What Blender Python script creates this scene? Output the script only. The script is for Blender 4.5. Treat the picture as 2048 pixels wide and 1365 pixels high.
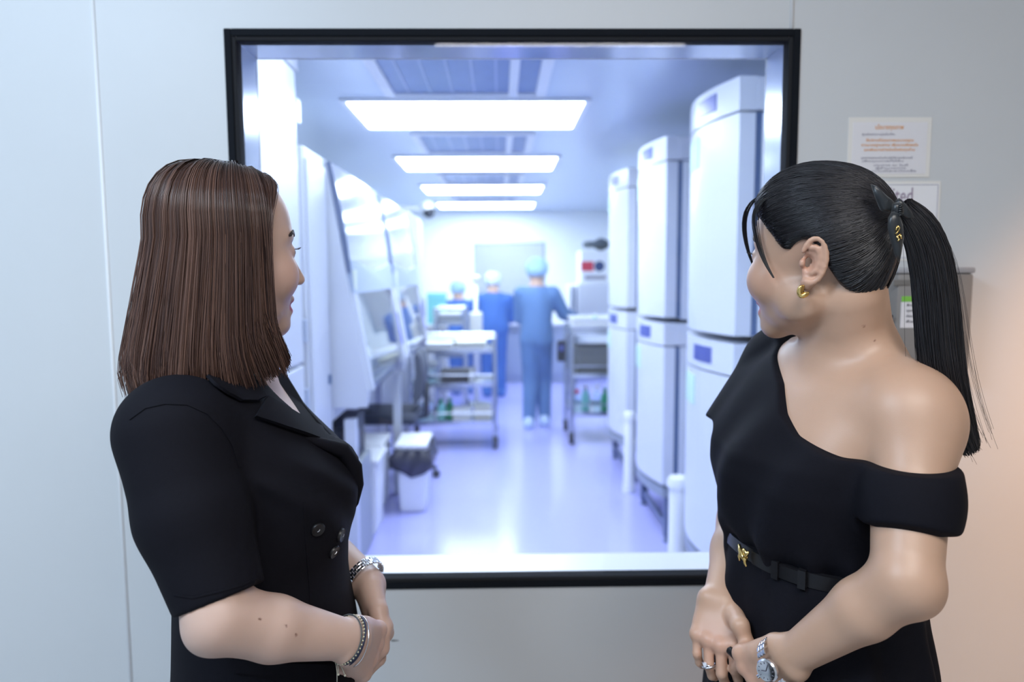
import bpy, bmesh, math, random
import numpy as np
import openvdb
from mathutils import Vector, Matrix
from mathutils.bvhtree import BVHTree

for o in list(bpy.data.objects):
    bpy.data.objects.remove(o, do_unlink=True)
S = bpy.context.scene
COL = S.collection
rnd = random.Random(7)
nrng = np.random.default_rng(11)
PI = math.pi

# ------------------------------------------------------------------ camera
F_PX, CX, CY, CAM_H = 1450.0, 1024.0, 682.5, 1.45
YAW, PITCH, ROLL = math.radians(.95), math.radians(5.32), math.radians(.3)
_f = np.array([math.sin(YAW)*math.cos(PITCH), math.cos(YAW)*math.cos(PITCH), -math.sin(PITCH)])
_r0 = np.array([math.cos(YAW), -math.sin(YAW), 0.0]); _u0 = np.cross(_r0, _f)
_r = math.cos(ROLL)*_r0 - math.sin(ROLL)*_u0
_u = math.sin(ROLL)*_r0 + math.cos(ROLL)*_u0
CAMP = np.array([0, 0, CAM_H])
cd = bpy.data.cameras.new('camera'); cam = bpy.data.objects.new('camera', cd); COL.objects.link(cam)
cd.sensor_width = 36.0; cd.lens = F_PX*36.0/2048.0; cd.clip_start = .05
cam.matrix_world = Matrix(((_r[0], _u[0], -_f[0], 0), (_r[1], _u[1], -_f[1], 0), (_r[2], _u[2], -_f[2], CAM_H), (0, 0, 0, 1)))
cd.dof.use_dof = True; cd.dof.focus_distance = .93; cd.dof.aperture_fstop = 2.9
S.camera = cam

def ray(px, py): return _f + (px-CX)/F_PX*_r - (py-CY)/F_PX*_u
def at(px, py, Y):
    """the point of the photograph's sight line that lies at distance Y into the scene (metres)"""
    d = ray(px, py); return CAMP + d*(Y/d[1])

# ------------------------------------------------------------------ world, lights, exposure
S.view_settings.view_transform = 'Standard'; S.view_settings.look = 'None'
S.view_settings.gamma = 1.0; S.view_settings.use_curve_mapping = False
S.view_settings.exposure = 0.0
S.cycles.max_bounces = 8; S.cycles.transparent_max_bounces = 12
S.cycles.caustics_reflective = False; S.cycles.caustics_refractive = False
S.cycles.sample_clamp_indirect = 6.0
wd = bpy.data.worlds.new('world'); S.world = wd; wd.use_nodes = True
wd.node_tree.nodes['Background'].inputs[0].default_value = (.75, .82, .95, 1)
wd.node_tree.nodes['Background'].inputs[1].default_value = .25

def area(name, loc, target, sx, sy, power, col):
    l = bpy.data.lights.new(name, 'AREA'); l.shape = 'RECTANGLE'; l.size = sx; l.size_y = sy; l.energy = power; l.color = col
    o = bpy.data.objects.new(name, l); COL.objects.link(o); o.location = loc
    d = Vector(target) - Vector(loc); o.rotation_euler = d.to_track_quat('-Z', 'Y').to_euler(); return o
def spot(name, loc, target, power, col, ang, blend=.6, r=.05):
    l = bpy.data.lights.new(name, 'SPOT'); l.energy = power; l.color = col; l.spot_size = math.radians(ang); l.spot_blend = blend; l.shadow_soft_size = r
    o = bpy.data.objects.new(name, l); COL.objects.link(o); o.location = loc
    d = Vector(target) - Vector(loc); o.rotation_euler = d.to_track_quat('-Z', 'Y').to_euler(); return o
# corridor ceiling lamps (cool in the middle and on the left, a warm downlight by the wall on the right)
area('corridor_light', (-1.35, .05, 2.56), (-1.3, .4, 0), 1.2, .5, 48, (.64, .81, 1.0))
area('corridor_light', (.3, -.35, 2.56), (.3, -.2, 0), 1.2, .5, 29, (1.0, .97, .94))
spot('warm_downlight', (1.75, .95, 2.45), (1.32, 1.45, .42), 235, (1.0, .49, .21), 58, 1.0, .06)

# ------------------------------------------------------------------ materials
MATS = {}
def mat(name, col, rough=.5, metal=0.0, noise=.0, scale=40.0, bump=0.0, bscale=200.0, spec=.5, trans=0.0, sheen=0.0, emit=None, estr=0.0, coat=0.0, attr=None, sss=0.0, alpha=1.0, stretch=None):
    if name in MATS: return MATS[name]
    m = bpy.data.materials.new(name); m.use_nodes = True; nt = m.node_tree; b = nt.nodes['Principled BSDF']
    b.inputs['Base Color'].default_value = (*col, 1); b.inputs['Roughness'].default_value = rough; b.inputs['Metallic'].default_value = metal
    b.inputs['Specular IOR Level'].default_value = spec; b.inputs['Transmission Weight'].default_value = trans
    b.inputs['Sheen Weight'].default_value = sheen; b.inputs['Coat Weight'].default_value = coat; b.inputs['Alpha'].default_value = alpha
    if sss: b.inputs['Subsurface Weight'].default_value = sss; b.inputs['Subsurface Radius'].default_value = (1, .35, .2); b.inputs['Subsurface Scale'].default_value = .006
    if emit: b.inputs['Emission Color'].default_value = (*emit, 1); b.inputs['Emission Strength'].default_value = estr
    tc = nt.nodes.new('ShaderNodeTexCoord')
    vec = tc.outputs['Object']
    if stretch:
        mp = nt.nodes.new('ShaderNodeMapping'); mp.inputs['Scale'].default_value = stretch; nt.links.new(vec, mp.inputs[0]); vec = mp.outputs[0]
    src = None
    if attr:
        a = nt.nodes.new('ShaderNodeAttribute'); a.attribute_name = attr; src = a.outputs['Color']
        nt.links.new(src, b.inputs['Base Color'])
    if noise:
        n = nt.nodes.new('ShaderNodeTexNoise'); n.inputs['Scale'].default_value = scale; n.inputs['Detail'].default_value = 4
        nt.links.new(vec, n.inputs['Vector'])
        mr = nt.nodes.new('ShaderNodeMapRange'); mr.inputs['To Min'].default_value = 1-noise; mr.inputs['To Max'].default_value = 1+noise
        nt.links.new(n.outputs['Fac'], mr.inputs['Value'])
        mx = nt.nodes.new('ShaderNodeMix'); mx.data_type = 'RGBA'; mx.blend_type = 'MULTIPLY'; mx.inputs[0].default_value = 1
        if src: nt.links.new(src, mx.inputs[6])
        else: mx.inputs[6].default_value = (*col, 1)
        nt.links.new(mr.outputs['Result'], mx.inputs[7]); nt.links.new(mx.outputs[2], b.inputs['Base Color'])
    if bump:
        n2 = nt.nodes.new('ShaderNodeTexNoise'); n2.inputs['Scale'].default_value = bscale; n2.inputs['Detail'].default_value = 3
        nt.links.new(vec, n2.inputs['Vector'])
        bp = nt.nodes.new('ShaderNodeBump'); bp.inputs['Strength'].default_value = bump; bp.inputs['Distance'].default_value = .002
        nt.links.new(n2.outputs['Fac'], bp.inputs['Height']); nt.links.new(bp.outputs['Normal'], b.inputs['Normal'])
    MATS[name] = m; return m
def glass_mat(name, tint=(1, 1, 1), ior=1.45, rough=.0):
    if name in MATS: return MATS[name]
    m = bpy.data.materials.new(name); m.use_nodes = True; nt = m.node_tree; nt.nodes.clear()
    o = nt.nodes.new('ShaderNodeOutputMaterial'); mx = nt.nodes.new('ShaderNodeMixShader')
    t = nt.nodes.new('ShaderNodeBsdfTransparent'); t.inputs[0].default_value = (*tint, 1)
    g = nt.nodes.new('ShaderNodeBsdfGlossy'); g.inputs['Roughness'].default_value = rough
    lw = nt.nodes.new('ShaderNodeLayerWeight'); lw.inputs[0].default_value = .5; r0 = ((ior-1)/(ior+1))**2
    pw = nt.nodes.new('ShaderNodeMath'); pw.operation = 'POWER'; pw.inputs[1].default_value = 5; nt.links.new(lw.outputs['Facing'], pw.inputs[0])
    fr = nt.nodes.new('ShaderNodeMath'); fr.operation = 'MULTIPLY_ADD'; fr.inputs[1].default_value = 1-r0; fr.inputs[2].default_value = r0; nt.links.new(pw.outputs[0], fr.inputs[0])
    nt.links.new(fr.outputs[0], mx.inputs[0]); nt.links.new(t.outputs[0], mx.inputs[1]); nt.links.new(g.outputs[0], mx.inputs[2]); nt.links.new(mx.outputs[0], o.inputs[0])
    MATS[name] = m; return m
def emit_mat(name, col, s):
    if name in MATS: return MATS[name]
    m = bpy.data.materials.new(name); m.use_nodes = True; nt = m.node_tree; nt.nodes.clear()
    o = nt.nodes.new('ShaderNodeOutputMaterial'); e = nt.nodes.new('ShaderNodeEmission'); e.inputs[0].default_value = (*col, 1); e.inputs[1].default_value = s
    nt.links.new(e.outputs[0], o.inputs[0]); MATS[name] = m; return m

# ------------------------------------------------------------------ mesh helpers
def wpos(o):
    p = Vector((0, 0, 0))
    while o is not None: p += o.location; o = o.parent
    return p
def link(name, me, m, parent=None, smooth=None):
    o = bpy.data.objects.new(name, me); COL.objects.link(o)
    if m is not None: me.materials.append(m)
    if smooth is not None and len(me.polygons): me.polygons.foreach_set('use_smooth', [smooth]*len(me.polygons))
    if parent is not None:
        o.parent = parent; off = wpos(parent)
        if off.length > 0: me.transform(Matrix.Translation(-off))
    return o
def bobj(name, bm, m, parent=None, smooth=False, ang=None):
    bmesh.ops.recalc_face_normals(bm, faces=bm.faces[:])
    me = bpy.data.meshes.new(name); bm.to_mesh(me); bm.free()
    o = link(name, me, m, parent, smooth or ang is not None)
    if ang is not None: me.set_sharp_from_angle(angle=math.radians(ang))
    return o
def BM(): return bmesh.new()
def merge(bm, b2):
    me = bpy.data.meshes.new('tmp'); b2.to_mesh(me); b2.free(); bm.from_mesh(me); bpy.data.meshes.remove(me)
def add_box(bm, lo, hi, r=0.0, seg=2):
    b = BM(); bmesh.ops.create_cube(b, size=1.0)
    lo = Vector(lo); hi = Vector(hi); c = (lo+hi)/2; s = hi-lo
    for v in b.verts: v.co = Vector((c[i]+v.co[i]*s[i] for i in range(3)))
    if r > 0: bmesh.ops.bevel(b, geom=b.edges[:], offset=min(r, min(s)*.49), segments=seg, affect='EDGES', profile=.5)
    merge(bm, b); return bm
def add_tube(bm, pts, r, n=8, cap=True):
    pts = [Vector(p) for p in pts]; rs = r if isinstance(r, (list, tuple)) else [r]*len(pts)
    rings = []; up = None
    for i, p in enumerate(pts):
        t = (pts[min(i+1, len(pts)-1)]-pts[max(i-1, 0)]).normalized()
        if up is None: up = Vector((0, 0, 1)) if abs(t.z) < .9 else Vector((1, 0, 0))
        s = t.cross(up).normalized(); up = s.cross(t).normalized()
        rings.append([bm.verts.new(p+(s*math.cos(a)+up*math.sin(a))*rs[i]) for a in (2*PI*k/n for k in range(n))])
    for a, b in zip(rings, rings[1:]):
        for k in range(n): bm.faces.new((a[k], a[(k+1) % n], b[(k+1) % n], b[k]))
    if cap: bm.faces.new(rings[0][::-1]); bm.faces.new(rings[-1])
    return bm
def add_lathe(bm, base, axis, prof, n=16):
    """profile = list of (radius, height along axis)"""
    base = Vector(base); t = Vector(axis).normalized(); u = t.orthogonal().normalized(); s = t.cross(u)
    rings = []
    for r, h in prof:
        rings.append([bm.verts.new(base+t*h+(u*math.cos(a)+s*math.sin(a))*max(r, 1e-4)) for a in (2*PI*k/n for k in range(n))])
    for a, b in zip(rings, rings[1:]):
        for k in range(n): bm.faces.new((a[k], a[(k+1) % n], b[(k+1) % n], b[k]))
    bm.faces.new(rings[0][::-1]); bm.faces.new(rings[-1]); return bm
def add_prism(bm, poly, vec):
    a = [bm.verts.new(Vector(p)) for p in poly]; b = [bm.verts.new(Vector(p)+Vector(vec)) for p in poly]; n = len(a)
    bm.faces.new(a[::-1]); bm.faces.new(b)
    for k in range(n): bm.faces.new((a[k], a[(k+1) % n], b[(k+1) % n], b[k]))
    return bm
def tag(o, label, cat, group=None):
    o['label'] = label; o['category'] = cat
    if group: o['group'] = group
    return o
def thing(name, loc, label, cat, group=None):
    o = bpy.data.objects.new(name, None); COL.objects.link(o); o.location = loc; o.empty_display_size = .05
    return tag(o, label, cat, group)
def structure(o): o['kind'] = 'structure'; return o
def fast_mesh(name, V, quads, tris=None):
    V = np.asarray(V, np.float32).reshape(-1, 3); quads = np.asarray(quads, np.int32).reshape(-1, 4)
    tris = np.zeros((0, 3), np.int32) if tris is None else np.asarray(tris, np.int32).reshape(-1, 3)
    me = bpy.data.meshes.new(name); me.vertices.add(len(V)); me.vertices.foreach_set('co', V.ravel())
    nl = quads.size+tris.size; me.loops.add(nl); me.loops.foreach_set('vertex_index', np.concatenate([quads.ravel(), tris.ravel()]))
    npoly = len(quads)+len(tris); me.polygons.add(npoly)
    st = np.concatenate([np.arange(len(quads))*4, quads.size+np.arange(len(tris))*3]).astype(np.int32)
    me.polygons.foreach_set('loop_start', st)
    me.polygons.foreach_set('use_smooth', np.ones(npoly, bool)); me.update(calc_edges=True); me.validate(); return me
def set_col(me, C, name='col'):
    a = me.color_attributes.new(name, 'FLOAT_COLOR', 'POINT'); C = np.asarray(C, np.float32)
    if C.shape[1] == 3: C = np.concatenate([C, np.ones((len(C), 1), np.float32)], 1)
    a.data.foreach_set('color', C.ravel())
def text_mesh(name, body, size, loc, m, parent, width=None, align='CENTER', depth=.0004, rot=(PI/2, 0, 0)):
    cu = bpy.data.curves.new(name, 'FONT'); cu.body = body; cu.size = size; cu.align_x = align; cu.align_y = 'CENTER'; cu.extrude = depth; cu.resolution_u = 2
    t = bpy.data.objects.new(name, cu); COL.objects.link(t)
    dg = bpy.context.evaluated_depsgraph_get(); me = bpy.data.meshes.new_from_object(t.evaluated_get(dg)); bpy.data.objects.remove(t)
    if not len(me.vertices): return None
    xs = [v.co.x for v in me.vertices]; w = max(xs)-min(xs)
    sx = width/w if width else 1.0
    me.transform(Matrix.Translation(Vector(loc)) @ Matrix.Rotation(rot[2], 4, 'Z') @ Matrix.Rotation(rot[0], 4, 'X') @ Matrix.Diagonal((sx, 1, 1, 1)))
    me.materials.clear()
    return link(name, me, m, parent)
# ================================================================== SETTING: corridor
WY = 1.5                     # corridor face of the window wall
WX0, WX1, WZ0, WZ1 = -.544, .609, .779, 1.937
WT = .125                    # wall thickness
m_wall = mat('painted_panel', (.62, .64, .655), .42, noise=.02, scale=6, bump=.04, bscale=500)
m_seal = mat('white_sealant', (.80, .82, .84), .5)
m_cfloor = mat('corridor_vinyl', (.42, .43, .45), .4, noise=.06, scale=30)
m_cceil = mat('corridor_ceiling_paint', (.8, .8, .8), .7)
m_gasket = mat('black_rubber', (.006, .008, .012), .8, spec=.15, bump=.2, bscale=300)
m_gasket2 = mat('grey_gasket', (.022, .023, .026), .9, spec=.1)
m_alu = mat('white_reveal_metal', (.62, .67, .78), .16, metal=.55)
m_glass = glass_mat('window_glass', (.97, .985, 1.0), 1.38)

SEAM_L, SEAM_R = -.799, .590
wall = bpy.data.objects.new('wall_back', None); COL.objects.link(wall); structure(wall)
CEIL = 2.62
g = .0035
def panel(boxes):
    bm = BM()
    for lo, hi in boxes: add_box(bm, lo, hi)
    return bobj('panel', bm, m_wall, wall)
panel([((-3.2, WY, 0), (SEAM_L-g, WY+.05, CEIL))])
a = .019
panel([((SEAM_L+g, WY, 0), (WX0+a, WY+.05, CEIL)), ((WX0+a, WY, 0), (SEAM_R-g, WY+.05, WZ0+a)), ((WX0+a, WY, WZ1-a), (SEAM_R-g, WY+.05, CEIL))])
panel([((WX1-.005, WY, 0), (3.2, WY+.05, CEIL)), ((SEAM_R+g, WY, 0), (WX1-.005, WY+.05, WZ0+.005)), ((SEAM_R+g, WY, WZ1-.005), (WX1-.005, WY+.05, CEIL))])
for sx, z0, z1 in ((SEAM_L, 0, CEIL), (SEAM_R, 0, WZ0), (SEAM_R, WZ1, CEIL)):
    bm = BM(); add_tube(bm, [(sx, WY+.0005, z0), (sx, WY+.0005, z1)], .0042, 8); bobj('joint_sealant', bm, m_seal, wall, True)
# inner skin of the wall, towards the clean room
m_lab = mat('cleanroom_panel', (.88, .92, .93), .35, noise=.01, scale=5)
bm = BM()
x0, x1, z0, z1 = WX0+a, WX1-a, WZ0+a, WZ1-a
LX0, LX1, LY1, LZ = -1.62, 1.62, 10.27, 2.33
for lo, hi in (((LX0, WY+.06, 0), (x0, WY+WT, CEIL)), ((x1, WY+.06, 0), (LX1, WY+WT, CEIL)), ((x0, WY+.06, 0), (x1, WY+WT, z0)), ((x0, WY+.06, z1), (x1, WY+WT, CEIL))):
    add_box(bm, lo, hi)
structure(bobj('wall_front', bm, m_lab))
# small dark scuff on the wall under the window
bm = BM(); p = at(789, 1282, WY); add_prism(bm, [(p[0]-.009, WY-.0003, p[2]), (p[0]-.004, WY-.0003, p[2]-.002), (p[0]+.009, WY-.0003, p[2]-.0008), (p[0]+.009, WY-.0003, p[2]+.0006), (p[0]-.004, WY-.0003, p[2]+.002)], (0, .0006, 0))
sc = bobj('scuff_mark', bm, mat('scuff', (.10, .10, .10), .6), wall)

# ---- window_1
win = bpy.data.objects.new('window_1', None); COL.objects.link(win); win.location = ((WX0+WX1)/2, WY, WZ0); structure(win)
def ring(name, o0, o1, i, y0, y1, m, par):
    (ax, az), (bx, bz) = o0, o1; bm = BM()
    add_box(bm, (ax, y0, az), (ax+i, y1, bz), .0012, 1); add_box(bm, (bx-i, y0, az), (bx, y1, bz), .0012, 1)
    add_box(bm, (ax+i, y0, bz-i), (bx-i, y1, bz), .0012, 1); add_box(bm, (ax+i, y0, az), (bx-i, y1, az+i), .0012, 1)
    return bobj(name, bm, m, par)
ring('rubber_frame', (WX0, WZ0), (WX1, WZ1), .0145, WY-.004, WY+.03, m_gasket, win)
ring('inner_gasket', (WX0+.0145, WZ0+.0145), (WX1-.0145, WZ1-.0145), .0085, WY-.0015, WY+.03, m_gasket2, win)
bm = BM(); add_box(bm, (WX0+.012, WY+.006, WZ0+.012), (WX1-.012, WY+.012, WZ1-.012)); bobj('glass_pane', bm, m_glass, win)
i = .0215; bm = BM(); t = .004
def q(bm, pts): bm.faces.new([bm.verts.new(p) for p in pts])
X0, X1, Z0, Z1 = WX0+i, WX1-i, WZ0+i, WZ1-i
for nm, lo, hi in (('left_reveal', (X0-t, WY+.013, Z0), (X0, WY+WT+.002, Z1)), ('right_reveal', (X1, WY+.013, Z0), (X1+t, WY+WT+.002, Z1)), ('top_reveal', (X0-t, WY+.013, Z1), (X1+t, WY+WT+.002, Z1+t))):
    bm = BM(); add_box(bm, lo, hi); bobj(nm.split('_')[1], bm, m_alu, win)
bm = BM(); add_box(bm, (X0-t, WY+.013, Z0-t), (X1+t, WY+WT+.004, Z0), .001, 1); bobj('window_sill', bm, mat('white_sill', (.86, .88, .92), .3), win)
# bright edge trim round the inner opening
ring('edge_trim', (X0-.003, Z0-.003), (X1+.003, Z1+.003), .004, WY+WT+.002, WY+WT+.006, mat('edge_white', (.9, .92, .95), .3), win)

# ---- corridor floor, ceiling, other walls
def slab(name, lo, hi, m):
    bm = BM(); add_box(bm, lo, hi); return structure(bobj(name, bm, m))
slab('floor', (-3.2, -1.6, -.05), (3.2, WY, 0), m_cfloor)
slab('ceiling', (-3.2, -1.6, CEIL), (3.2, WY+.05, CEIL+.05), m_cceil)
slab('wall_rear', (-3.2, -1.65, 0), (3.2, -1.6, CEIL), m_wall)
slab('wall_left', (-3.25, -1.6, 0), (-3.2, WY+.05, CEIL), m_wall)
slab('wall_right', (3.2, -1.6, 0), (3.25, WY+.05, CEIL), mat('warm_wall', (.72, .62, .5), .5))

# ---- notices and dispenser on the wall at the right
m_paper = mat('notice_paper', (.78, .77, .80), .4); m_lam = mat('laminate_film', (.82, .80, .76), .15, coat=.4)
m_orange = mat('orange_print', (.75, .33, .08), .5); m_grey = mat('grey_print', (.30, .29, .36), .5); m_dark = mat('dark_print', (.10, .10, .13), .5)
A, B = at(1697, 235, WY), at(1858, 355, WY)
nx, nz = (A[0]+B[0])/2, (A[2]+B[2])/2; nw, nh = B[0]-A[0], A[2]-B[2]
nt_ = thing('notice', (nx, WY, nz), 'laminated sheet with orange Thai text, topmost notice on the wall', 'notice')
bm = BM(); add_box(bm, (nx-nw/2, WY-.0016, nz-nh/2), (nx+nw/2, WY-.0002, nz+nh/2), .0006, 1); bobj('laminate', bm, m_lam, nt_)
bm = BM(); add_box(bm, (nx-nw/2+.009, WY-.0022, nz-nh/2+.007), (nx+nw/2-.009, WY-.0014, nz+nh/2-.010)); bobj('paper', bm, m_paper, nt_)
yT = WY-.0024
text_mesh('heading', 'นโยบายคุณภาพ', .012, (nx-.002, yT, nz+nh*.33), m_orange, nt_, .058)
text_mesh('text_line', 'ศูนย์ของเรามุ่งมั่นที่จะ', .006, (nx-.024, yT, nz+nh*.215), m_grey, nt_, .068)
for k, (s, w) in enumerate((('ให้บริการที่มีคุณภาพและมาตรฐาน', .098), ('ตามมาตรฐานสากล เพื่อความพึงพอใจ', .116), ('และพัฒนาอย่างต่อเนื่องในทุกด้าน', .104))):
    text_mesh('text_line', s, .0075, (nx, yT, nz+nh*(.115-k*.078)), m_orange, nt_, w)
for k, (s, w) in enumerate((('บุคลากรทุกคนร่วมกันปฏิบัติตามนโยบายนี้', .106), ('เพื่อคุณภาพที่ดีขึ้น', .085))):
    text_mesh('text_line', s, .0055, (nx-.005-k*.008, yT, nz-nh*(.175+k*.055)), m_grey, nt_, w)
for k, (s, w) in enumerate((('ประกาศ ณ วันที่', .07), ('ผู้อำนวยการ', .062), ('ทบทวนปีละหนึ่งครั้ง', .105))):
    text_mesh('text_line', s, .0055, (nx+.004, yT, nz-nh*(.30+k*.048)), m_grey, nt_, w)
A, B = at(1684, 363, WY), at(1874, 522, WY)
n2 = thing('notice', ((A[0]+B[0])/2, WY, (A[2]+B[2])/2), 'framed white notice headed Accredited, below the orange text sheet', 'notice')
bm = BM(); add_box(bm, (A[0], WY-.0016, B[2]), (B[0], WY-.0002, A[2]), .0006, 1); bobj('laminate', bm, m_lam, n2)
bm = BM(); add_box(bm, (A[0]+.004, WY-.0022, B[2]+.004), (B[0]-.004, WY-.0014, A[2]-.005)); bobj('paper', bm, mat('white_paper', (.84, .84, .86), .5), n2)
ring('border', (A[0]+.006, B[2]+.006), (B[0]-.006, A[2]-.007), .0012, WY-.0028, WY-.002, m_grey, n2)
cu = text_mesh('heading', 'Accredited', .046, (at(1763, 392, WY)[0], yT-.0006, at(1763, 393, WY)[2]), mat('mauve_print', (.34, .27, .36), .5), n2, .128)
for k, (s, w) in enumerate((('Laboratory accreditation', .085), ('Quality and safety', .07), ('Assisted reproduction', .085))):
    text_mesh('text_line', s, .008, (at(1822, 392, WY)[0], yT-.0006, at(1822, 428+k*18, WY)[2]), m_dark, n2, w)
A, B = at(1768, 536, WY), at(1905, 735, WY)
dp = thing('dispenser', ((A[0]+B[0])/2, WY, B[2]), 'grey-brown wall box with a green and white label, behind the black ponytail', 'dispenser')
bm = BM(); add_box(bm, (A[0], WY-.055, B[2]), (B[0], WY-.0005, A[2]-.012), .006, 2); bobj('body', bm, mat('taupe_plastic', (.25, .235, .225), .5, noise=.03), dp, ang=40)
bm = BM(); add_box(bm, (A[0]-.002, WY-.057, A[2]-.012), (B[0]+.002, WY-.0005, A[2]), .004, 2); bobj('lid', bm, mat('grey_lid', (.36, .36, .38), .4), dp, ang=40)
p = at(1806, 566, WY-.055); bm = BM(); add_box(bm, (p[0]-.02, WY-.057, p[2]-.006), (p[0]+.016, WY-.054, p[2]+.006), .002, 1); bobj('name_plate', bm, mat('plate_brown', (.19, .18, .17), .4), dp)
A, B = at(1803, 593, WY-.056), at(1846, 656, WY-.056)
bm = BM(); add_box(bm, (A[0], WY-.0565, B[2]), (B[0], WY-.0545, A[2])); lb = bobj('label_sheet', bm, m_paper, dp)
bm = BM(); add_box(bm, (A[0], WY-.0572, A[2]-.011), (B[0], WY-.0560, A[2])); bobj('green_band', bm, mat('green_print', (.22, .55, .08), .5), lb)
for k in range(4):
    z = A[2]-.018-k*.011; text_mesh('text_line', ('ล้างมือ', 'ทุกครั้ง', 'ก่อนเข้า', 'ห้อง')[k], .006, ((A[0]+B[0])/2, WY-.0572, z), m_dark, lb, .025)
p = at(1778, 634, WY-.055); bm = BM(); add_box(bm, (p[0]-.006, WY-.060, p[2]-.004), (p[0]+.006, WY-.054, p[2]+.004), .001, 1); bobj('latch', bm, m_gasket, dp)

# ================================================================== SETTING: clean room
m_lfloor = mat('violet_vinyl', (.46, .47, .88), .17, noise=.02, scale=8, spec=.5)
m_lceil = mat('cleanroom_ceiling', (.60, .68, .80), .28, metal=.25)
slab('floor', (LX0, WY+WT, -.05), (LX1, LY1, 0), m_lfloor)
slab('ceiling', (LX0, WY+WT, LZ), (LX1, LY1, LZ+.05), m_lceil)
slab('wall_left', (LX0-.05, WY+WT, 0), (LX0, LY1, LZ), m_lab)
slab('wall_right', (LX1, WY+WT, 0), (LX1+.05, LY1, LZ), m_lab)
# far wall with a window
fx0, fx1, fz0, fz1 = -.355, .63, 1.02, 1.875
bm = BM()
for lo, hi in (((LX0, LY1, 0), (fx0, LY1+.05, LZ)), ((fx1, LY1, 0), (LX1, LY1+.05, LZ)), ((fx0, LY1, 0), (fx1, LY1+.05, fz0)), ((fx0, LY1, fz1), (fx1, LY1+.05, LZ))): add_box(bm, lo, hi)
structure(bobj('wall_far', bm, m_lab))
w2 = bpy.data.objects.new('window_2', None); COL.objects.link(w2); w2.location = ((fx0+fx1)/2, LY1, fz0); structure(w2)
ring('window_frame', (fx0-.01, fz0-.01), (fx1+.01, fz1+.01), .022, LY1-.012, LY1+.05, mat('frame_grey', (.35, .42, .52), .4), w2)
bm = BM(); add_box(bm, (fx0, LY1+.02, fz0), (fx1, LY1+.025, fz1)); bobj('glass_pane', bm, m_glass, w2)
bm = BM(); add_box(bm, (-2, 12.4, 0), (2, 12.45, 2.33)); structure(bobj('wall_beyond', bm, m_lab))
slab('ceiling', (-2, LY1+.05, LZ), (2, 12.4, LZ+.05), m_lab); slab('floor', (-2, LY1+.05, -.05), (2, 12.4, 0), m_lfloor)
bm = BM(); add_box(bm, (-.6, 11.1, LZ-.012), (.8, 11.8, LZ-.002)); lb = bobj('ceiling_light', bm, emit_mat('panel_glow_dim', (.74, .85, 1.0), 10.0))  # unseen lamp, added and sized to whiten the view through the far window
tag(lb, 'unseen ceiling lamp added to brighten the room beyond the far window', 'light')
for nm, lo, hi in (('baseboard_far', (LX0, LY1-.012, 0), (LX1, LY1, .12)), ('baseboard_left', (LX0, WY+WT, 0), (LX0+.012, LY1-.012, .10)), ('baseboard_right', (LX1-.012, WY+WT, 0), (LX1, LY1-.012, .10))):
    slab(nm, lo, hi, mat('blue_skirting', (.16, .22, .55), .4))

# ---- ceiling lights (four) and air filters between them
m_panel = emit_mat('panel_glow', (.74, .85, 1.0), 18.0)
m_frame = mat('light_frame', (.85, .87, .9), .4)
lord = ('nearest', 'second', 'third', 'farthest')
for k in (0, 1, 2, 3, -1):
    y = 3.77+1.77*k; xa, xb = -.77, .44
    L = thing('ceiling_light', ((xa+xb)/2, y+.34, LZ), ('%s of the four bright rectangular ceiling lights in the clean room' % lord[k]) if k >= 0 else 'ceiling light right behind the top edge of the big window', 'light', 'clean room ceiling lights')
    ring_b = BM(); w = .03
    for lo, hi in (((xa-w, y-w, LZ-.016), (xa, y+.68+w, LZ-.001)), ((xb, y-w, LZ-.016), (xb+w, y+.68+w, LZ-.001)), ((xa, y-w, LZ-.016), (xb, y, LZ-.001)), ((xa, y+.68, LZ-.016), (xb, y+.68+w, LZ-.001))): add_box(ring_b, lo, hi, .002, 1)
    bobj('frame', ring_b, m_frame, L)
    bm = BM(); add_box(bm, (xa, y, LZ-.010), (xb, y+.68, LZ-.004)); bobj('diffuser', bm, m_panel if k >= 0 else emit_mat('panel_glow_dim', (.74, .85, 1.0), 10.0), L)
m_filter = mat('filter_mesh', (.22, .30, .50), .35, metal=.3, noise=.15, scale=20)
ford = ('nearest', 'second', 'third', 'farthest')
for k in range(4):
    y = (2.72, 4.62, 6.42, 8.45)[k]; d = (.93, .72, .70, .5)[k]; xa, xb = -.50, .18
    V = thing('air_filter', ((xa+xb)/2, y+d/2, LZ), '%s blue-grey ceiling air filter, just before a light panel' % ford[k], 'vent', 'ceiling air filters')
    b2 = BM(); w = .05
    for lo, hi in (((xa-w, y, LZ-.02), (xa, y+d, LZ-.001)), ((xb, y, LZ-.02), (xb+w, y+d, LZ-.001)), ((xa, y, LZ-.02), (xb, y+.03, LZ-.001)), ((xa, y+d-.03, LZ-.02), (xb, y+d, LZ-.001))): add_box(b2, lo, hi, .002, 1)
    bobj('frame', b2, m_frame, V)
    bm = BM(); add_box(bm, (xa, y+.03, LZ-.006), (xb, y+d-.03, LZ-.002)); bobj('filter_screen', bm, m_filter, V)
    bm = BM(); add_box(bm, (xb-.13, y+.04, LZ-.03), (xb-.09, y+d-.05, LZ-.004), .004, 1); bobj('duct_strip', bm, m_frame, V)
    for j in range(5):
        b3 = BM(); xx = xa+.07+j*.105; add_box(b3, (xx-.004, y+.04, LZ-.012), (xx+.004, y+d-.04, LZ-.005)); bobj('grille_bar', b3, mat('grille', (.45, .52, .68), .3, metal=.4), V)
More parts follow.
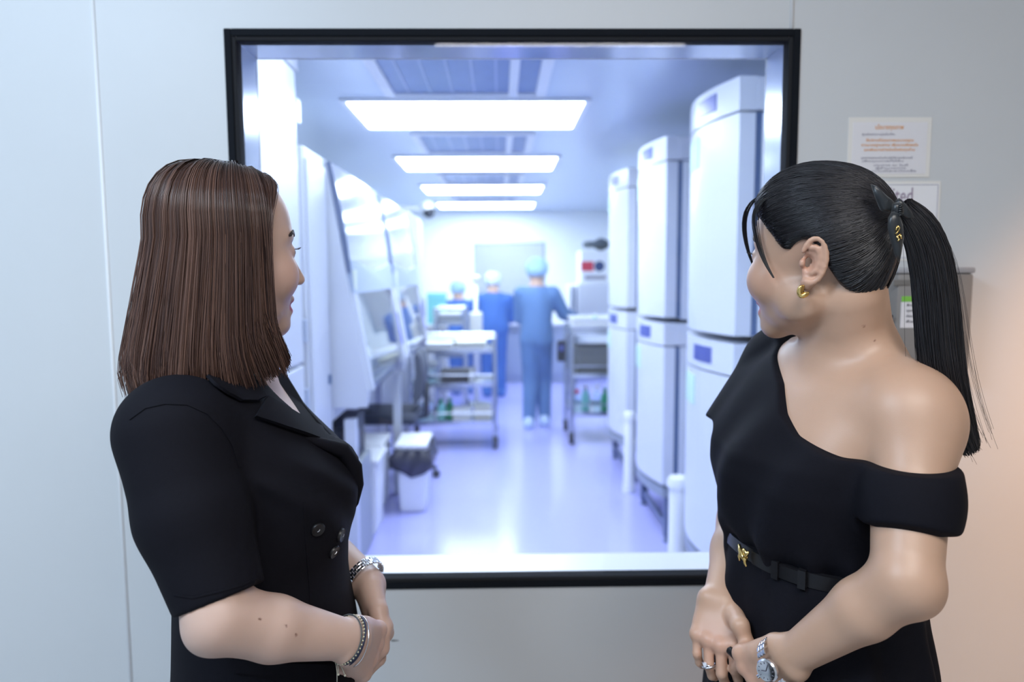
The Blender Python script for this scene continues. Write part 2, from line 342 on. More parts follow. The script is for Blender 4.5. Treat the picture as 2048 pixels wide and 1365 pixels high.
# ================================================================== LAB EQUIPMENT
m_white = mat('white_enamel', (.58, .61, .68), .33, noise=.01, scale=4, coat=.05)
m_white2 = mat('white_plastic', (.84, .86, .89), .4)
m_gap = mat('door_gap', (.10, .16, .30), .5)
m_disp = mat('blue_display', (.10, .13, .42), .3)
m_stick = mat('green_sticker', (.62, .84, .72), .5)
m_stand = mat('blue_grey_steel', (.16, .20, .32), .35, metal=.4)
m_tray = mat('grey_tray', (.30, .34, .40), .4)
m_steel = mat('stainless', (.62, .65, .70), .22, metal=1.0, noise=.03, scale=30)
m_rub = mat('dark_rubber', (.03, .035, .05), .5)
m_clear = glass_mat('clear_plastic', (.86, .95, .97), 1.5, .05)
m_navy = mat('navy_plastic', (.03, .06, .17), .4)
m_green = mat('green_plastic', (.04, .42, .22), .4)
m_teal = mat('teal_plastic', (.22, .62, .62), .4)
m_red = mat('red_print', (.62, .04, .08), .5)
m_grey2 = mat('grey_plastic', (.32, .35, .40), .45)
m_tan = mat('cardboard', (.55, .38, .22), .7)

m_inc = mat('incubator_enamel', (.72, .75, .82), .30, noise=.01, scale=4)
def incubator(y0, wd, label, k):
    xf, xb = .857, 1.56
    I = thing('incubator', (1.2, y0+wd/2, 0), label, 'incubator', 'double stacked incubators along the right wall')
    n = 12
    def front(u, off=0): return xf-.062*math.sin(PI*u)+off
    def curved(z0, z1, off, thick, ya=0.0, yb=1.0):
        us = [ya+(yb-ya)*j/n for j in range(n+1)]
        poly = [(front(u, off), y0+wd*u, z0) for u in us]+[(front(u, 0)*0+xf+thick, y0+wd*u, z0) for u in us[::-1]]
        b = BM(); add_prism(b, poly, (0, 0, z1-z0)); return b
    for z0, z1 in ((.31, 1.187), (1.205, 2.144)):
        hz = z1-.118
        b = BM(); add_box(b, (xf+.085, y0, z0), (xb, y0+wd, hz-.004), .008, 2); add_box(b, (xf+.06, y0, hz), (xb, y0+wd, z1), .008, 2); bd = bobj('cabinet_body', b, m_inc, I)
        h = bobj('header', curved(hz, z1, 0, .062), m_inc, I)
        u0, u1 = .22, .46
        b = BM(); us = [u0+(u1-u0)*j/4 for j in range(5)]
        poly = [(front(u, -.004), y0+wd*u, hz+.03) for u in us]+[(front(u, .004), y0+wd*u, hz+.03) for u in us[::-1]]
        add_prism(b, poly, (0, 0, .062)); bobj('display', b, m_disp, h)
        d = bobj('door', curved(z0+.012, hz-.008, .002, .060), m_inc, I)
        b = BM(); add_box(b, (xf+.058, y0+.006, z0+.012), (xf+.088, y0+wd-.006, hz-.006)); bobj('door_gasket', b, m_gap, d)
        us = [.46+(.26)*j/4 for j in range(5)]; b = BM()
        poly = [(front(u, -.0015), y0+wd*u, hz-.16) for u in us]+[(front(u, .003), y0+wd*u, hz-.16) for u in us[::-1]]
        add_prism(b, poly, (0, 0, .12)); bobj('sticker', b, m_stick, d)
    b = BM(); us = [j/n for j in range(n+1)]
    poly = [(front(u, .005), y0+wd*u, .255) for u in us]+[(xb, y0+wd, .255), (xb, y0, .255)]
    add_prism(b, poly, (0, 0, .05)); bobj('base_tray', b, m_tray, I)
    for x in (xf+.02, xb-.06):
        for y in (y0+.01, y0+wd-.05):
            b = BM(); add_box(b, (x, y, .03), (x+.04, y+.04, .256)); add_lathe(b, (x+.02, y+.02, 0), (0, 0, 1), [(.024, 0), (.024, .012), (.012, .018), (.012, .034)], 10); bobj('leg', b, m_stand, I)
    for z in (.07, .215):
        b = BM(); add_box(b, (xf+.03, y0+.05, z), (xf+.05, y0+wd-.05, z+.03)); add_box(b, (xf+.06, y0+.015, z), (xb-.06, y0+.035, z+.03)); bobj('rail', b, m_stand, I)
incubator(2.63, .66, 'tall white incubator stack nearest the window, beside the dark-haired woman', 0)
incubator(3.76, .70, 'second white incubator stack along the right wall', 1)
incubator(4.88, .72, 'third white incubator stack, farthest down the right wall', 2)

def canister(x, y, h, r, label):
    T = thing('canister', (x, y, 0), label, 'canister')
    b = BM(); add_lathe(b, (x, y, 0), (0, 0, 1), [(r*1.15, 0), (r*1.15, .05), (r, .06), (r, h-.06), (r*.95, h-.055)], 20); bobj('body', b, m_white2, T, ang=40)
    b = BM(); add_lathe(b, (x, y, h-.055), (0, 0, 1), [(r*1.2, 0), (r*1.22, .03), (r*1.0, .05), (r*.3, .055)], 20); bobj('lid', b, m_white2, T, ang=40)
canister(.862, 3.42, .47, .047, 'white canister standing between the two nearest incubator stacks')
canister(.850, 4.70, .54, .034, 'thin white canister between second and third incubator stacks')

# ---- left cabinet, narrow unit, biosafety cabinets
Xl = -.75
cb = thing('cabinet', (-1.15, 2.28, 0), 'tall white two-door cabinet nearest the window on the left', 'cabinet')
b = BM(); add_box(b, (-1.58, 1.72, 0), (Xl-.03, 2.825, 2.205), .006, 2); bobj('body', b, m_white, cb)
for z0, z1 in ((.06, 1.105), (1.115, 2.20)):
    b = BM(); add_box(b, (Xl-.028, 1.73, z0), (Xl, 2.77, z1), .008, 2); d = bobj('door', b, m_white, cb)
    for zz in (z0+.12, z1-.14):
        b = BM(); add_box(b, (Xl-.02, 2.775, zz-.045), (Xl+.004, 2.815, zz+.045), .004, 2); bobj('hinge', b, mat('hinge_grey', (.42, .48, .60), .3, metal=.5), d)
b = BM(); add_box(b, (-1.58, 1.73, 2.212), (Xl-.004, 2.825, LZ-.002)); bobj('filler_panel', b, m_white, cb)
nu = thing('cabinet', (-1.15, 3.0, 0), 'narrow white unit between the tall cabinet and the nearest hood', 'cabinet')
b = BM(); add_box(b, (-1.58, 2.84, 0), (Xl, 3.165, 1.943), .006, 2); bobj('body', b, m_white, nu)
b = BM(); add_box(b, (Xl, 2.86, .1), (Xl+.012, 3.15, 1.90), .005, 2); d = bobj('door', b, m_white, nu)
b = BM(); add_box(b, (Xl+.012, 3.10, .98), (Xl+.022, 3.115, 1.02)); bobj('lock', b, m_gap, d)

def prof(z):   # front line of the hood at height z
    return float(np.interp(z, [.80, .93, 1.15, 1.43, 1.62, 1.80, 1.945], [-.60, -.585, -.622, -.668, -.698, -.728, -.752]))
def hood(y0, y1, label, leg_dy=.02):
    H = thing('biosafety_cabinet', (-1.1, (y0+y1)/2, 0), label, 'lab hood', 'biosafety cabinets along the left wall')
    zs = [.86, .93, 1.05, 1.2, 1.43, 1.62, 1.80, 1.945]
    for nm, ya, yb in (('side_panel', y0, y0+.035), ('side_panel', y1-.035, y1)):
        b = BM(); add_prism(b, [(prof(z), ya, z) for z in zs]+[(-1.58, ya, 1.945), (-1.58, ya, .86)], (0, yb-ya, 0)); bobj(nm, b, m_white, H)
    zh = [1.455, 1.53, 1.62, 1.71, 1.80, 1.88, 1.94]
    b = BM(); add_prism(b, [(prof(z)+.012+.012*math.sin(PI*(z-1.455)/.5), y0+.04, z) for z in zh]+[(-1.5, y0+.04, 1.94), (-1.5, y0+.04, 1.455)], (0, y1-y0-.08, 0)); hd = bobj('hood_front', b, mat('hood_gloss', (.50, .53, .60), .10, spec=.6), H, ang=35)
    # wavy control band under the hood front
    b = BM(); n = 14; pts = []
    for j in range(n+1):
        u = j/n; pts.append((y0+.04+u*(y1-y0-.08), 1.475+.035*abs(math.cos(PI*u))**2))
    poly = [(prof(1.43)+.014, y, z) for y, z in pts]+[(prof(1.36)+.014, y1-.04, 1.365), (prof(1.36)+.014, y0+.04, 1.365)]
    add_prism(b, poly, (-.03, 0, 0)); bd = bobj('control_band', b, mat('band_grey', (.40, .47, .60), .35), H)
    b = BM(); add_box(b, (prof(1.40)+.012, y0+.05, 1.38), (prof(1.40)+.020, y0+.10, 1.47)); bobj('rating_label', b, mat('pale_label', (.75, .80, .62), .5), bd)
    b = BM(); add_box(b, (-1.56, y0+.036, .93), (-1.50, y1-.036, 1.9)); bobj('rear_wall', b, mat('hood_steel', (.70, .78, .86), .35, metal=.3), H)
    b = BM(); add_box(b, (-1.56, y0+.036, .88), (prof(.93)-.04, y1-.036, .925), .006, 2); bobj('work_surface', b, m_steel, H)
    b = BM(); add_prism(b, [(prof(.96), y0+.04, .96), (prof(1.37), y0+.04, 1.37), (prof(1.37)-.008, y0+.04, 1.37), (prof(.96)-.008, y0+.04, .96)], (0, y1-y0-.08, 0)); bobj('sash_glass', b, glass_mat('sash_glass', (.95, .98, 1), 1.3), H)
    for ya in (y0+.036, y1-.11):
        b = BM(); add_prism(b, [(prof(.93)+.012, ya, .93), (prof(1.37)+.012, ya, 1.37), (prof(1.37)-.02, ya, 1.37), (prof(.93)-.02, ya, .93)], (0, .075, 0)); sp = bobj('front_post', b, m_white, H)
        if ya > y0+.5:
            b = BM(); add_prism(b, [(prof(1.03)+.016, ya+.02, 1.03), (prof(1.22)+.016, ya+.02, 1.22), (prof(1.22)+.008, ya+.02, 1.22), (prof(1.03)+.008, ya+.02, 1.03)], (0, .03, 0)); bobj('indicator_strip', b, mat('indicator_blue', (.06, .08, .75), .4), sp)
    b = BM(); add_box(b, (-1.56, y0, .80), (-.74, y1, .875), .01, 2); bobj('base', b, m_white, H)
    for ye in (y0+.0355, y1-.0415):
        b = BM(); add_prism(b, [(prof(z)+.016+.012*math.sin(PI*max(0, z-1.455)/.5), ye, z) for z in zh]+[(prof(z)-.02, ye, z) for z in zh[::-1]], (0, .006, 0)); bobj('edge_trim', b, m_stand, H)
    b = BM(); add_box(b, (-1.2, y0+.04, 1.41), (-1.15, y1-.04, 1.44)); bobj('fill_tube', b, mat('hood_fill_glow', (.9, .95, 1), .4, emit=(.9, .95, 1), estr=10.0), H)  # glowing tube added to brighten the inside of the hood
    for x, y in ((-1.54, y0+.02), (-1.54, y1-.07), (-.70, y0+leg_dy), (-1.0, y1-.07)):
            b = BM(); add_box(b, (x, y, 0), (x+.05, y+.05, .80)); bobj('leg', b, m_white, H)
hood(3.19, 4.45, 'nearest white biosafety hood on the left with a sloped front')
hood(4.49, 5.80, 'second white biosafety hood on the left, behind the office chair', .185)
# things inside the hoods (seen through the sash)
def bottle(x, y, z, r, h, m, mc, label, cat='bottle', group=None, nm='bottle'):
    T = thing(nm, (x, y, z), label, cat, group)
    b = BM(); add_lathe(b, (x, y, z), (0, 0, 1), [(r*.95, 0), (r, .01), (r, h*.62), (r*.75, h*.72), (r*.42, h*.80), (r*.42, h*.86)], 14); bobj('body', b, m, T, ang=50)
    b = BM(); add_lathe(b, (x, y, z+h*.85), (0, 0, 1), [(r*.5, 0), (r*.52, h*.14), (r*.4, h*.15)], 14); bobj('cap', b, mc, T, ang=50); return T
def box_item(lo, hi, m, label, nm='box', cat='box', lid=None, group=None):
    c = ((lo[0]+hi[0])/2, (lo[1]+hi[1])/2, lo[2]); T = thing(nm, c, label, cat, group); t = (hi[2]-lo[2])*.8
    b = BM(); add_box(b, lo, (hi[0], hi[1], lo[2]+t), .006, 2); bobj('body', b, m, T)
    b = BM(); add_box(b, (lo[0]-.004, lo[1]-.004, lo[2]+t), (hi[0]+.004, hi[1]+.004, hi[2]), .004, 2); bobj('lid', b, lid or m, T); return T
def microscope(x, y, z, m, label):
    T = thing('microscope', (x, y, z), label, 'microscope')
    b = BM(); add_box(b, (x-.09, y-.10, z), (x+.09, y+.10, z+.05), .012, 2); bobj('base', b, m, T)
    b = BM(); add_box(b, (x-.09, y-.05, z+.05), (x-.03, y+.05, z+.30), .015, 2); bobj('arm', b, m, T)
    b = BM(); add_box(b, (x-.02, y-.09, z+.14), (x+.10, y+.09, z+.16), .005, 2); bobj('stage', b, m_rub, T)
    b = BM(); add_box(b, (x-.09, y-.06, z+.28), (x+.07, y+.06, z+.36), .02, 2); bobj('head', b, m, T)
    for s in (-1, 1):
        b = BM(); add_tube(b, [(x+.04, y+s*.03, z+.33), (x+.13, y+s*.032, z+.40)], .016, 10); bobj('eyepiece', b, m_rub, T)
    b = BM(); add_lathe(b, (x+.035, y, z+.28), (0, 0, -1), [(.025, 0), (.022, .04), (.012, .09), (.008, .11)], 10); bobj('objective', b, m_steel, T)
microscope(-.92, 3.95, .926, m_navy, 'dark blue microscope inside the nearest hood')
bottle(-.80, 3.55, .926, .035, .17, m_clear, m_white2, 'clear bottle in the nearest hood by the near post')
bottle(-.76, 4.12, .926, .03, .14, m_white2, m_navy, 'small white bottle at the far end of the nearest hood')
box_item((-.98, 3.45, .926), (-.84, 3.72, 1.03), m_teal, 'teal box at the back of the nearest hood')
box_item((-.82, 3.75, .926), (-.70, 3.86, 1.0), m_grey2, 'grey rack at the front of the nearest hood', 'rack', 'rack')
for j in range(3):
    box_item((-.98+.02*j, 4.72+.10*j, .926), (-.76+.02*j, 4.80+.10*j, 1.02+.06*j), (m_white2, m_tan, m_white2)[j], ('low white box in the second hood', 'brown cardboard box in the second hood', 'taller white box in the second hood')[j])
bottle(-.72, 5.10, .926, .03, .16, m_clear, m_red, 'clear bottle with red cap in the second hood')

# ---- white column cabinet beyond the hoods and the camera dome
fc = thing('cabinet', (-1.2, 7.1, 0), 'tall white column cabinet behind the second hood', 'cabinet')
b = BM(); add_box(b, (-1.58, 6.55, 0), (-.815, 7.6, 2.02), .02, 2); bobj('body', b, m_white, fc)
for y in (6.57, 7.09):
    b = BM(); add_box(b, (-.815, y, .1), (-.795, y+.49, 1.98), .006, 2); d = bobj('door', b, m_white, fc)
    b = BM(); add_box(b, (-.795, y+.44, 1.0), (-.775, y+.46, 1.2), .004, 2); bobj('handle', b, m_steel, d)
p = at(856, 425, 8.2)
cmr = thing('security_camera', p, 'small white and black camera at the end of the left wall', 'camera')
b = BM(); add_box(b, (-1.62, p[1]-.03, p[2]+.02), (p[0]-.03, p[1]+.03, p[2]+.07), .01, 2); bobj('bracket', b, m_white2, cmr)
b = BM(); add_lathe(b, (p[0]-.02, p[1], p[2]+.10), (.3, -.2, -1), [(.02, -.02), (.075, 0), (.085, .05), (.08, .09)], 16); bobj('housing', b, m_white2, cmr, ang=50)
b = BM(); add_lathe(b, (p[0]+.005, p[1]-.015, p[2]+.02), (.3, -.2, -1), [(.07, 0), (.06, .05), (.03, .08)], 16); bobj('lens_dome', b, m_rub, cmr, ang=50)

# ---- office chair in front of the second hood
ch = thing('office_chair', (-0.780, 5.0, 0), 'dark grey office chair facing the second hood', 'chair')
def sm_box(nm, lo, hi, r, m, par, shear=0):
    b = BM(); add_box(b, lo, hi, r, 4); return bobj(nm, b, m, par, ang=60)
m_chair = mat('chair_fabric', (.08, .09, .12), .7, bump=.2)
sm_box('seat', (-1.010, 4.78, .44), (-0.560, 5.22, .52), .035, m_chair, ch)
b = BM(); prof_b = [(-0.580, .56), (-0.530, .62), (-0.515, .78), (-0.530, .90), (-0.560, .93), (-0.575, .90), (-0.565, .78), (-0.590, .64)]
add_prism(b, [(x, 4.80, z) for x, z in prof_b], (0, .40, 0)); bobj('backrest', b, m_chair, ch, ang=60)
b = BM(); add_tube(b, [(-0.610, 5.0, .45), (-0.520, 5.0, .46), (-0.510, 5.0, .70)], .02, 8); bobj('back_stem', b, m_rub, ch, True)
b = BM(); add_lathe(b, (-0.780, 5.0, .10), (0, 0, 1), [(.03, 0), (.03, .16), (.018, .17), (.018, .34)], 12); bobj('gas_lift', b, m_steel, ch, ang=40)
for k in range(5):
    a5 = 2*PI*k/5+.3; c_, s_ = math.cos(a5), math.sin(a5)
    b = BM(); add_tube(b, [(-0.780, 5.0, .12), (-.72+c_*.27, 5.0+s_*.27, .075)], [.024, .016], 8); lg = bobj('leg', b, m_rub, ch, True)
    b = BM(); add_lathe(b, (-.72+c_*.27-s_*.012, 5.0+s_*.27+c_*.012, .028), (-s_, c_, 0), [(.026, -.024), (.028, -.012), (.028, .0), (.026, .010)], 12); bobj('caster', b, m_rub, lg, ang=40)

# ---- bins
def bin_(x0, x1, y0, y1, h, label, bag=False):
    B = thing('waste_bin', ((x0+x1)/2, (y0+y1)/2, 0), label, 'bin')
    b = BM(); cx, cy = (x0+x1)/2, (y0+y1)/2; k = .86
    bot = [(cx+(x-cx)*k, cy+(y-cy)*k, 0) for x, y in ((x0, y0), (x1, y0), (x1, y1), (x0, y1))]; top = [(x, y, h-.03) for x, y in ((x0, y0), (x1, y0), (x1, y1), (x0, y1))]
    vb = [b.verts.new(p) for p in bot]; vt = [b.verts.new(p) for p in top]
    b.faces.new(vb[::-1]); b.faces.new(vt)
    for j in range(4): b.faces.new((vb[j], vb[(j+1) % 4], vt[(j+1) % 4], vt[j]))
    bmesh.ops.bevel(b, geom=b.edges[:], offset=.012, segments=2, affect='EDGES'); bobj('body', b, m_white2, B)
    b = BM(); add_box(b, (x0-.012, y0-.012, h-.032), (x1+.012, y1+.012, h), .012, 3); bobj('lid', b, m_white2, B)
    b = BM(); add_box(b, (x0+.02, y0-.012, h-.045), (x0+.06, y0-.002, h-.032)); bobj('lid_catch', b, m_grey2, B)
    if bag:   # black liner gathered under the rim
        b = BM(); rings = []; n = 40
        for t in range(7):
            z = h-.034-t*.020; row = []
            for j in range(n):
                aa = 2*PI*j/n; c_, s_ = math.cos(aa), math.sin(aa); q_ = max(abs(c_), abs(s_))
                ex = (x1-x0)/2+.016+.028*math.sin(PI*t/6)+.006*math.sin(aa*9+t*1.7); ey = (y1-y0)/2+.016+.028*math.sin(PI*t/6)+.006*math.sin(aa*11+t)
                drop = .05*(math.sin(aa*1.5+.6)**2)*(t/6)
                row.append(b.verts.new((cx+c_/q_*ex*(1 if c_/q_ > 0 else .97), cy+s_/q_*ey, z-drop)))
            rings.append(row)
        for r0_, r1_ in zip(rings, rings[1:]):
            for j in range(n): b.faces.new((r0_[j], r0_[(j+1) % n], r1_[(j+1) % n], r1_[j]))
        bobj('bin_liner', b, mat('black_film', (.05, .05, .07), .25, bump=.5, bscale=60), B, True)
    return B
bin_(-.905, -.720, 4.30, 4.62, .43, 'white lidded bin, left one of the pair before the steel trolley')
bin_(-.630, -.455, 4.30, 4.62, .43, 'white lidded bin with a black liner hanging under its lid', True)
bin_(-.93, -.68, 3.90, 4.2, .44, 'white bin in front of the pair, half hidden by the blazer')
dv = thing('pump_unit', (-.9, 3.5, 0), 'dark box on a low stand under the nearest hood', 'machine')
b = BM(); add_box(b, (-1.10, 3.36, .52), (-.72, 3.80, .74), .012, 2); bobj('body', b, m_rub, dv)
b = BM(); add_box(b, (-1.14, 3.30, 0), (-.70, 3.86, .515), .01, 2); bobj('plinth', b, m_grey2, dv)
b = BM(); add_box(b, (-.72, 3.42, .58), (-.712, 3.60, .68)); bobj('front_panel', b, m_gap, dv)

# ---- trolleys
def trolley(x0, x1, y0, y1, shelves, top, label, rails=True):
    T = thing('trolley', ((x0+x1)/2, (y0+y1)/2, 0), label, 'trolley')
    for z in shelves:
        b = BM(); add_box(b, (x0, y0, z), (x1, y1, z+.012)); 
        for lo, hi in (((x0, y0, z+.012), (x1, y0+.008, z+.035)), ((x0, y1-.008, z+.012), (x1, y1, z+.035)), ((x0, y0, z+.012), (x0+.008, y1, z+.035)), ((x1-.008, y0, z+.012), (x1, y1, z+.035))): add_box(b, lo, hi)
        bobj('shelf', b, m_steel, T)
    for x in (x0, x1):
        for y in (y0, y1):
            b = BM(); add_tube(b, [(x, y, .10), (x, y, top)], .017, 10); pl = bobj('post', b, m_steel, T, ang=50)
            b = BM(); add_lathe(b, (x-.018, y, .055), (1, 0, 0), [(.049, 0), (.055, .006), (.055, .030), (.049, .036)], 16); add_box(b, (x-.022, y-.012, .05), (x+.022, y+.012, .105), .003, 1); bobj('caster', b, m_rub, pl, ang=50)
    for y in (y0, y1):
        b = BM(); add_tube(b, [(x0, y, top), (x1, y, top)], .013, 10); bobj('top_rail', b, m_steel, T, ang=50)
    for x in (x0, x1):
        b = BM(); add_tube(b, [(x, y0, top), (x, y1, top)], .013, 10); bobj('end_rail', b, m_steel, T, ang=50)
    for z in shelves[:-1]:
        b = BM(); add_tube(b, [(x0, y0, z+.10), (x1, y0, z+.10)], .006, 8); bobj('guard_rail', b, m_steel, T, ang=50)
    return T
t1 = (.20, .52, .80)
trolley(-.745, -.045, 5.92, 6.38, t1, .925, 'stainless three-shelf trolley in the middle of the floor')
zc_ = .2+.0125
box_item((-.62, 6.0, t1[2]+.013), (-.40, 6.25, t1[2]+.075), m_white2, 'flat white tray box on the left of the trolley top', lid=m_white2)
box_item((-.37, 6.0, t1[2]+.013), (-.12, 6.25, t1[2]+.085), m_white2, 'white tray box on the right of the trolley top', lid=mat('pale_yellow', (.80, .80, .62), .5))
bottle(-.69, 6.05, t1[2]+.013, .03, .15, m_clear, m_red, 'red-capped clear bottle on the trolley top by its left post')
box_item((-.68, 6.10, t1[1]+.013), (-.54, 6.30, t1[1]+.17), m_clear, 'clear plastic box on the middle shelf of the trolley', lid=m_white2)
box_item((-.50, 6.02, t1[1]+.013), (-.22, 6.28, t1[1]+.12), mat('dark_case', (.07, .07, .09), .5), 'black case on the middle shelf of the trolley', 'case', 'case')
bottle(-.24, 5.99, t1[1]+.013, .022, .13, m_white2, m_white2, 'white bottle beside the black case on the trolley')
bottle(-.66, 6.02, zc_, .045, .20, m_clear, m_white2, 'large clear jar on the left of the bottom trolley shelf', 'jar', nm='jar')
bottle(-.60, 6.20, zc_, .04, .17, m_clear, m_white2, 'clear jar behind the large jar on the bottom trolley shelf', 'jar', nm='jar')
bottle(-.50, 6.08, zc_, .035, .18, m_teal, m_green, 'green-capped teal bottle on the bottom trolley shelf')
bottle(-.44, 6.20, zc_, .035, .17, m_green, m_green, 'green bottle at the back of the bottom trolley shelf')
box_item((-.40, 6.0, zc_), (-.25, 6.2, zc_+.10), m_white2, 'white box in the middle of the bottom trolley shelf')
box_item((-.22, 6.0, zc_), (-.08, 6.25, zc_+.11), mat('cream_box', (.72, .72, .68), .5), 'cream box at the right end of the bottom trolley shelf')

trolley(-.66, -.36, 7.35, 7.75, (.25, .60, .93), 1.10, 'small steel trolley behind the large one, before the seated worker')
box_item((-.62, 7.40, .943), (-.40, 7.68, 1.05), m_grey2, 'grey covered tray on the small trolley', lid=m_white2)
box_item((-.64, 7.42, .613), (-.38, 7.68, .80), m_navy, 'dark blue crate on the lower shelf of the small trolley', 'crate', 'crate')
box_item((-.80, 8.0, .90), (-.60, 8.2, 1.24), m_teal, 'teal box standing on the far left bench')
# far left bench under the teal box and far bench under the window
def bench(lo, hi, m, label):
    T = thing('bench', ((lo[0]+hi[0])/2, (lo[1]+hi[1])/2, 0), label, 'bench')
    b = BM(); add_box(b, (lo[0], lo[1], hi[2]-.04), hi, .005, 1); bobj('worktop', b, m_white2, T)
    n = max(1, round((hi[0]-lo[0])/.5)); w = (hi[0]-lo[0]-.04)/n
    b = BM(); add_box(b, (lo[0]+.02, lo[1]+.04, 0), (hi[0]-.02, hi[1]-.01, hi[2]-.04)); bobj('body', b, m, T)
    for j in range(n):
        b = BM(); add_box(b, (lo[0]+.025+j*w, lo[1]+.022, .1), (lo[0]+.015+(j+1)*w, lo[1]+.042, hi[2]-.06), .004, 1); d = bobj('door', b, m, T)
        b = BM(); add_box(b, (lo[0]+w*.5+j*w-.05, lo[1]+.008, hi[2]-.12), (lo[0]+w*.5+j*w+.05, lo[1]+.022, hi[2]-.105)); bobj('handle', b, m_steel, d)
bench((-1.58, 7.95, 0), (-.58, 8.35, .895), m_white2, 'white bench at the far left, carrying a teal box')
bench((-.58, 9.55, 0), (1.0, 10.24, .80), mat('grey_laminate', (.36, .42, .55), .4), 'grey bench under the far window')
# white pole stand
p = at(951, 560, 7.95)
ps = thing('pole_stand', (p[0], 7.95, 0), 'white pole stand with a pale box at its foot, left of the workers', 'stand')
b = BM(); add_tube(b, [(p[0], 7.95, .02), (p[0], 7.95, p[2])], .022, 10); bobj('pole', b, m_white2, ps, True)
b = BM(); add_lathe(b, (p[0], 7.95, p[2]-.02), (0, 0, 1), [(.03, 0), (.045, .02), (.045, .05), (.02, .07)], 12); bobj('top_knob', b, m_white2, ps, ang=50)
b = BM(); add_box(b, (p[0]-.07, 7.88, .72), (p[0]+.07, 8.02, 1.03), .02, 2); bobj('control_box', b, mat('cream_plastic', (.78, .79, .72), .4), ps)
b = BM(); add_lathe(b, (p[0], 7.95, 0), (0, 0, 1), [(.16, 0), (.16, .015), (.05, .03)], 16); bobj('foot', b, m_grey2, ps, ang=40)

# ---- right-hand shelf trolley and what is on it
rs = (.24, .57, .93)
trolley(.60, 1.10, 6.05, 6.60, rs, .99, 'steel shelf trolley against the third incubator stack')
def open_bin(lo, hi, m, label, nm='tray', cat='tray'):
    T = thing(nm, ((lo[0]+hi[0])/2, (lo[1]+hi[1])/2, lo[2]), label, cat); t = .008
    b = BM(); add_box(b, lo, (hi[0], hi[1], lo[2]+t))
    for l, h in (((lo[0], lo[1], lo[2]+t), (hi[0], lo[1]+t, hi[2])), ((lo[0], hi[1]-t, lo[2]+t), (hi[0], hi[1], hi[2])), ((lo[0], lo[1], lo[2]+t), (lo[0]+t, hi[1], hi[2])), ((hi[0]-t, lo[1], lo[2]+t), (hi[0], hi[1], hi[2]))): add_box(b, l, h)
    bobj('body', b, m, T)
    b = BM(); add_box(b, (lo[0]-.008, lo[1]-.008, hi[2]), (hi[0]+.008, lo[1]+t, hi[2]+.012)); add_box(b, (lo[0]-.008, hi[1]-t, hi[2]), (hi[0]+.008, hi[1]+.008, hi[2]+.012)); bobj('rim', b, m, T)
open_bin((.62, 6.10, rs[2]+.013), (1.06, 6.55, rs[2]+.13), m_white2, 'wide white tray on top of the right-hand trolley')
bottle(.82, 6.25, rs[2]+.022, .03, .15, m_green, m_white2, 'green bottle lying in view in the wide white tray')
bottle(.72, 6.30, rs[2]+.022, .04, .13, m_clear, m_white2, 'clear jar in the wide white tray', 'jar', nm='jar')
box_item((.66, 6.10, rs[1]+.013), (1.06, 6.5, rs[1]+.25), mat('charcoal_case', (.14, .15, .15), .6), 'charcoal case on the middle shelf of the right-hand trolley', 'case', 'case')
for j in range(5):
    bottle(.66+.085*j, 6.15+.10*(j % 2), rs[0]+.013, .036, .20+.02*(j % 3), (m_clear, m_teal, m_clear, m_green, m_teal)[j], (m_red, m_white2, m_white2, m_green, m_white2)[j],
           ('red-capped clear bottle at the left end of the low right-hand shelf', 'teal bottle second from the left on the low right-hand shelf', 'white-capped clear bottle in the middle of the low right-hand shelf', 'green bottle fourth on the low right-hand shelf', 'teal bottle at the right end of the low right-hand shelf')[j])
gd = thing('gas_monitor', at(1122, 700, 6.6), 'dark box hung by the left post of the right-hand trolley', 'device')
q_ = at(1122, 700, 6.6); b = BM(); add_box(b, (q_[0]-.04, 6.515, q_[2]-.10), (q_[0]+.035, 6.585, q_[2]+.09), .012, 2); bobj('body', b, m_rub, gd)
b = BM(); add_box(b, (q_[0]-.02, 6.508, q_[2]+.0), (q_[0]+.015, 6.517, q_[2]+.05)); bobj('screen', b, m_disp, gd)
# appliance on a table with the red and white carton above
tb = thing('table', (1.15, 7.75, 0), 'white table at the far right under the white analyser', 'table')
b = BM(); add_box(b, (.72, 7.42, .82), (1.58, 8.1, .86), .006, 2); bobj('tabletop', b, m_white2, tb)
for x in (.75, 1.52):
    for y in (7.45, 8.03):
        b = BM(); add_box(b, (x, y, 0), (x+.04, y+.04, .82)); bobj('leg', b, m_steel, tb)
an = thing('analyser', (1.15, 7.7, .86), 'white bench analyser with dark vertical slots on the far right table', 'machine')
b = BM(); add_box(b, (.80, 7.46, .862), (1.5, 8.0, 1.35), .03, 3); bobj('housing', b, m_white, an, ang=40)
b = BM(); add_box(b, (.72, 7.50, .87), (.80, 7.95, 1.33), .015, 2); bobj('front_door', b, m_white2, an)
for j in range(2):
    b = BM(); add_box(b, (.735+.045*j, 7.488, .92), (.750+.045*j, 7.50, 1.30)); bobj('slot', b, m_gap, an)
ct = thing('carton', (1.05, 7.7, 1.352), 'white carton with a red panel on top of the analyser', 'carton')
b = BM(); add_box(b, (.84, 7.5, 1.352), (1.3, 7.95, 1.68), .004, 1); bobj('box_body', b, m_white2, ct)
b = BM(); add_box(b, (.84, 7.4985, 1.47), (.97, 7.5, 1.57)); bobj('red_panel', b, m_red, ct)
b = BM(); add_lathe(b, (1.03, 7.5005, 1.52), (0, -1, 0), [(.055, 0), (.055, .002)], 20); bobj('round_emblem', b, m_navy, ct)
b = BM(); add_box(b, (.88, 7.4985, 1.385), (1.10, 7.5, 1.425)); bobj('print_strip', b, m_grey, ct)
bg = bpy.data.objects.new('tmp', None); bpy.data.objects.remove(bg)
b = BM(); bmesh.ops.create_icosphere(b, subdivisions=3, radius=1)
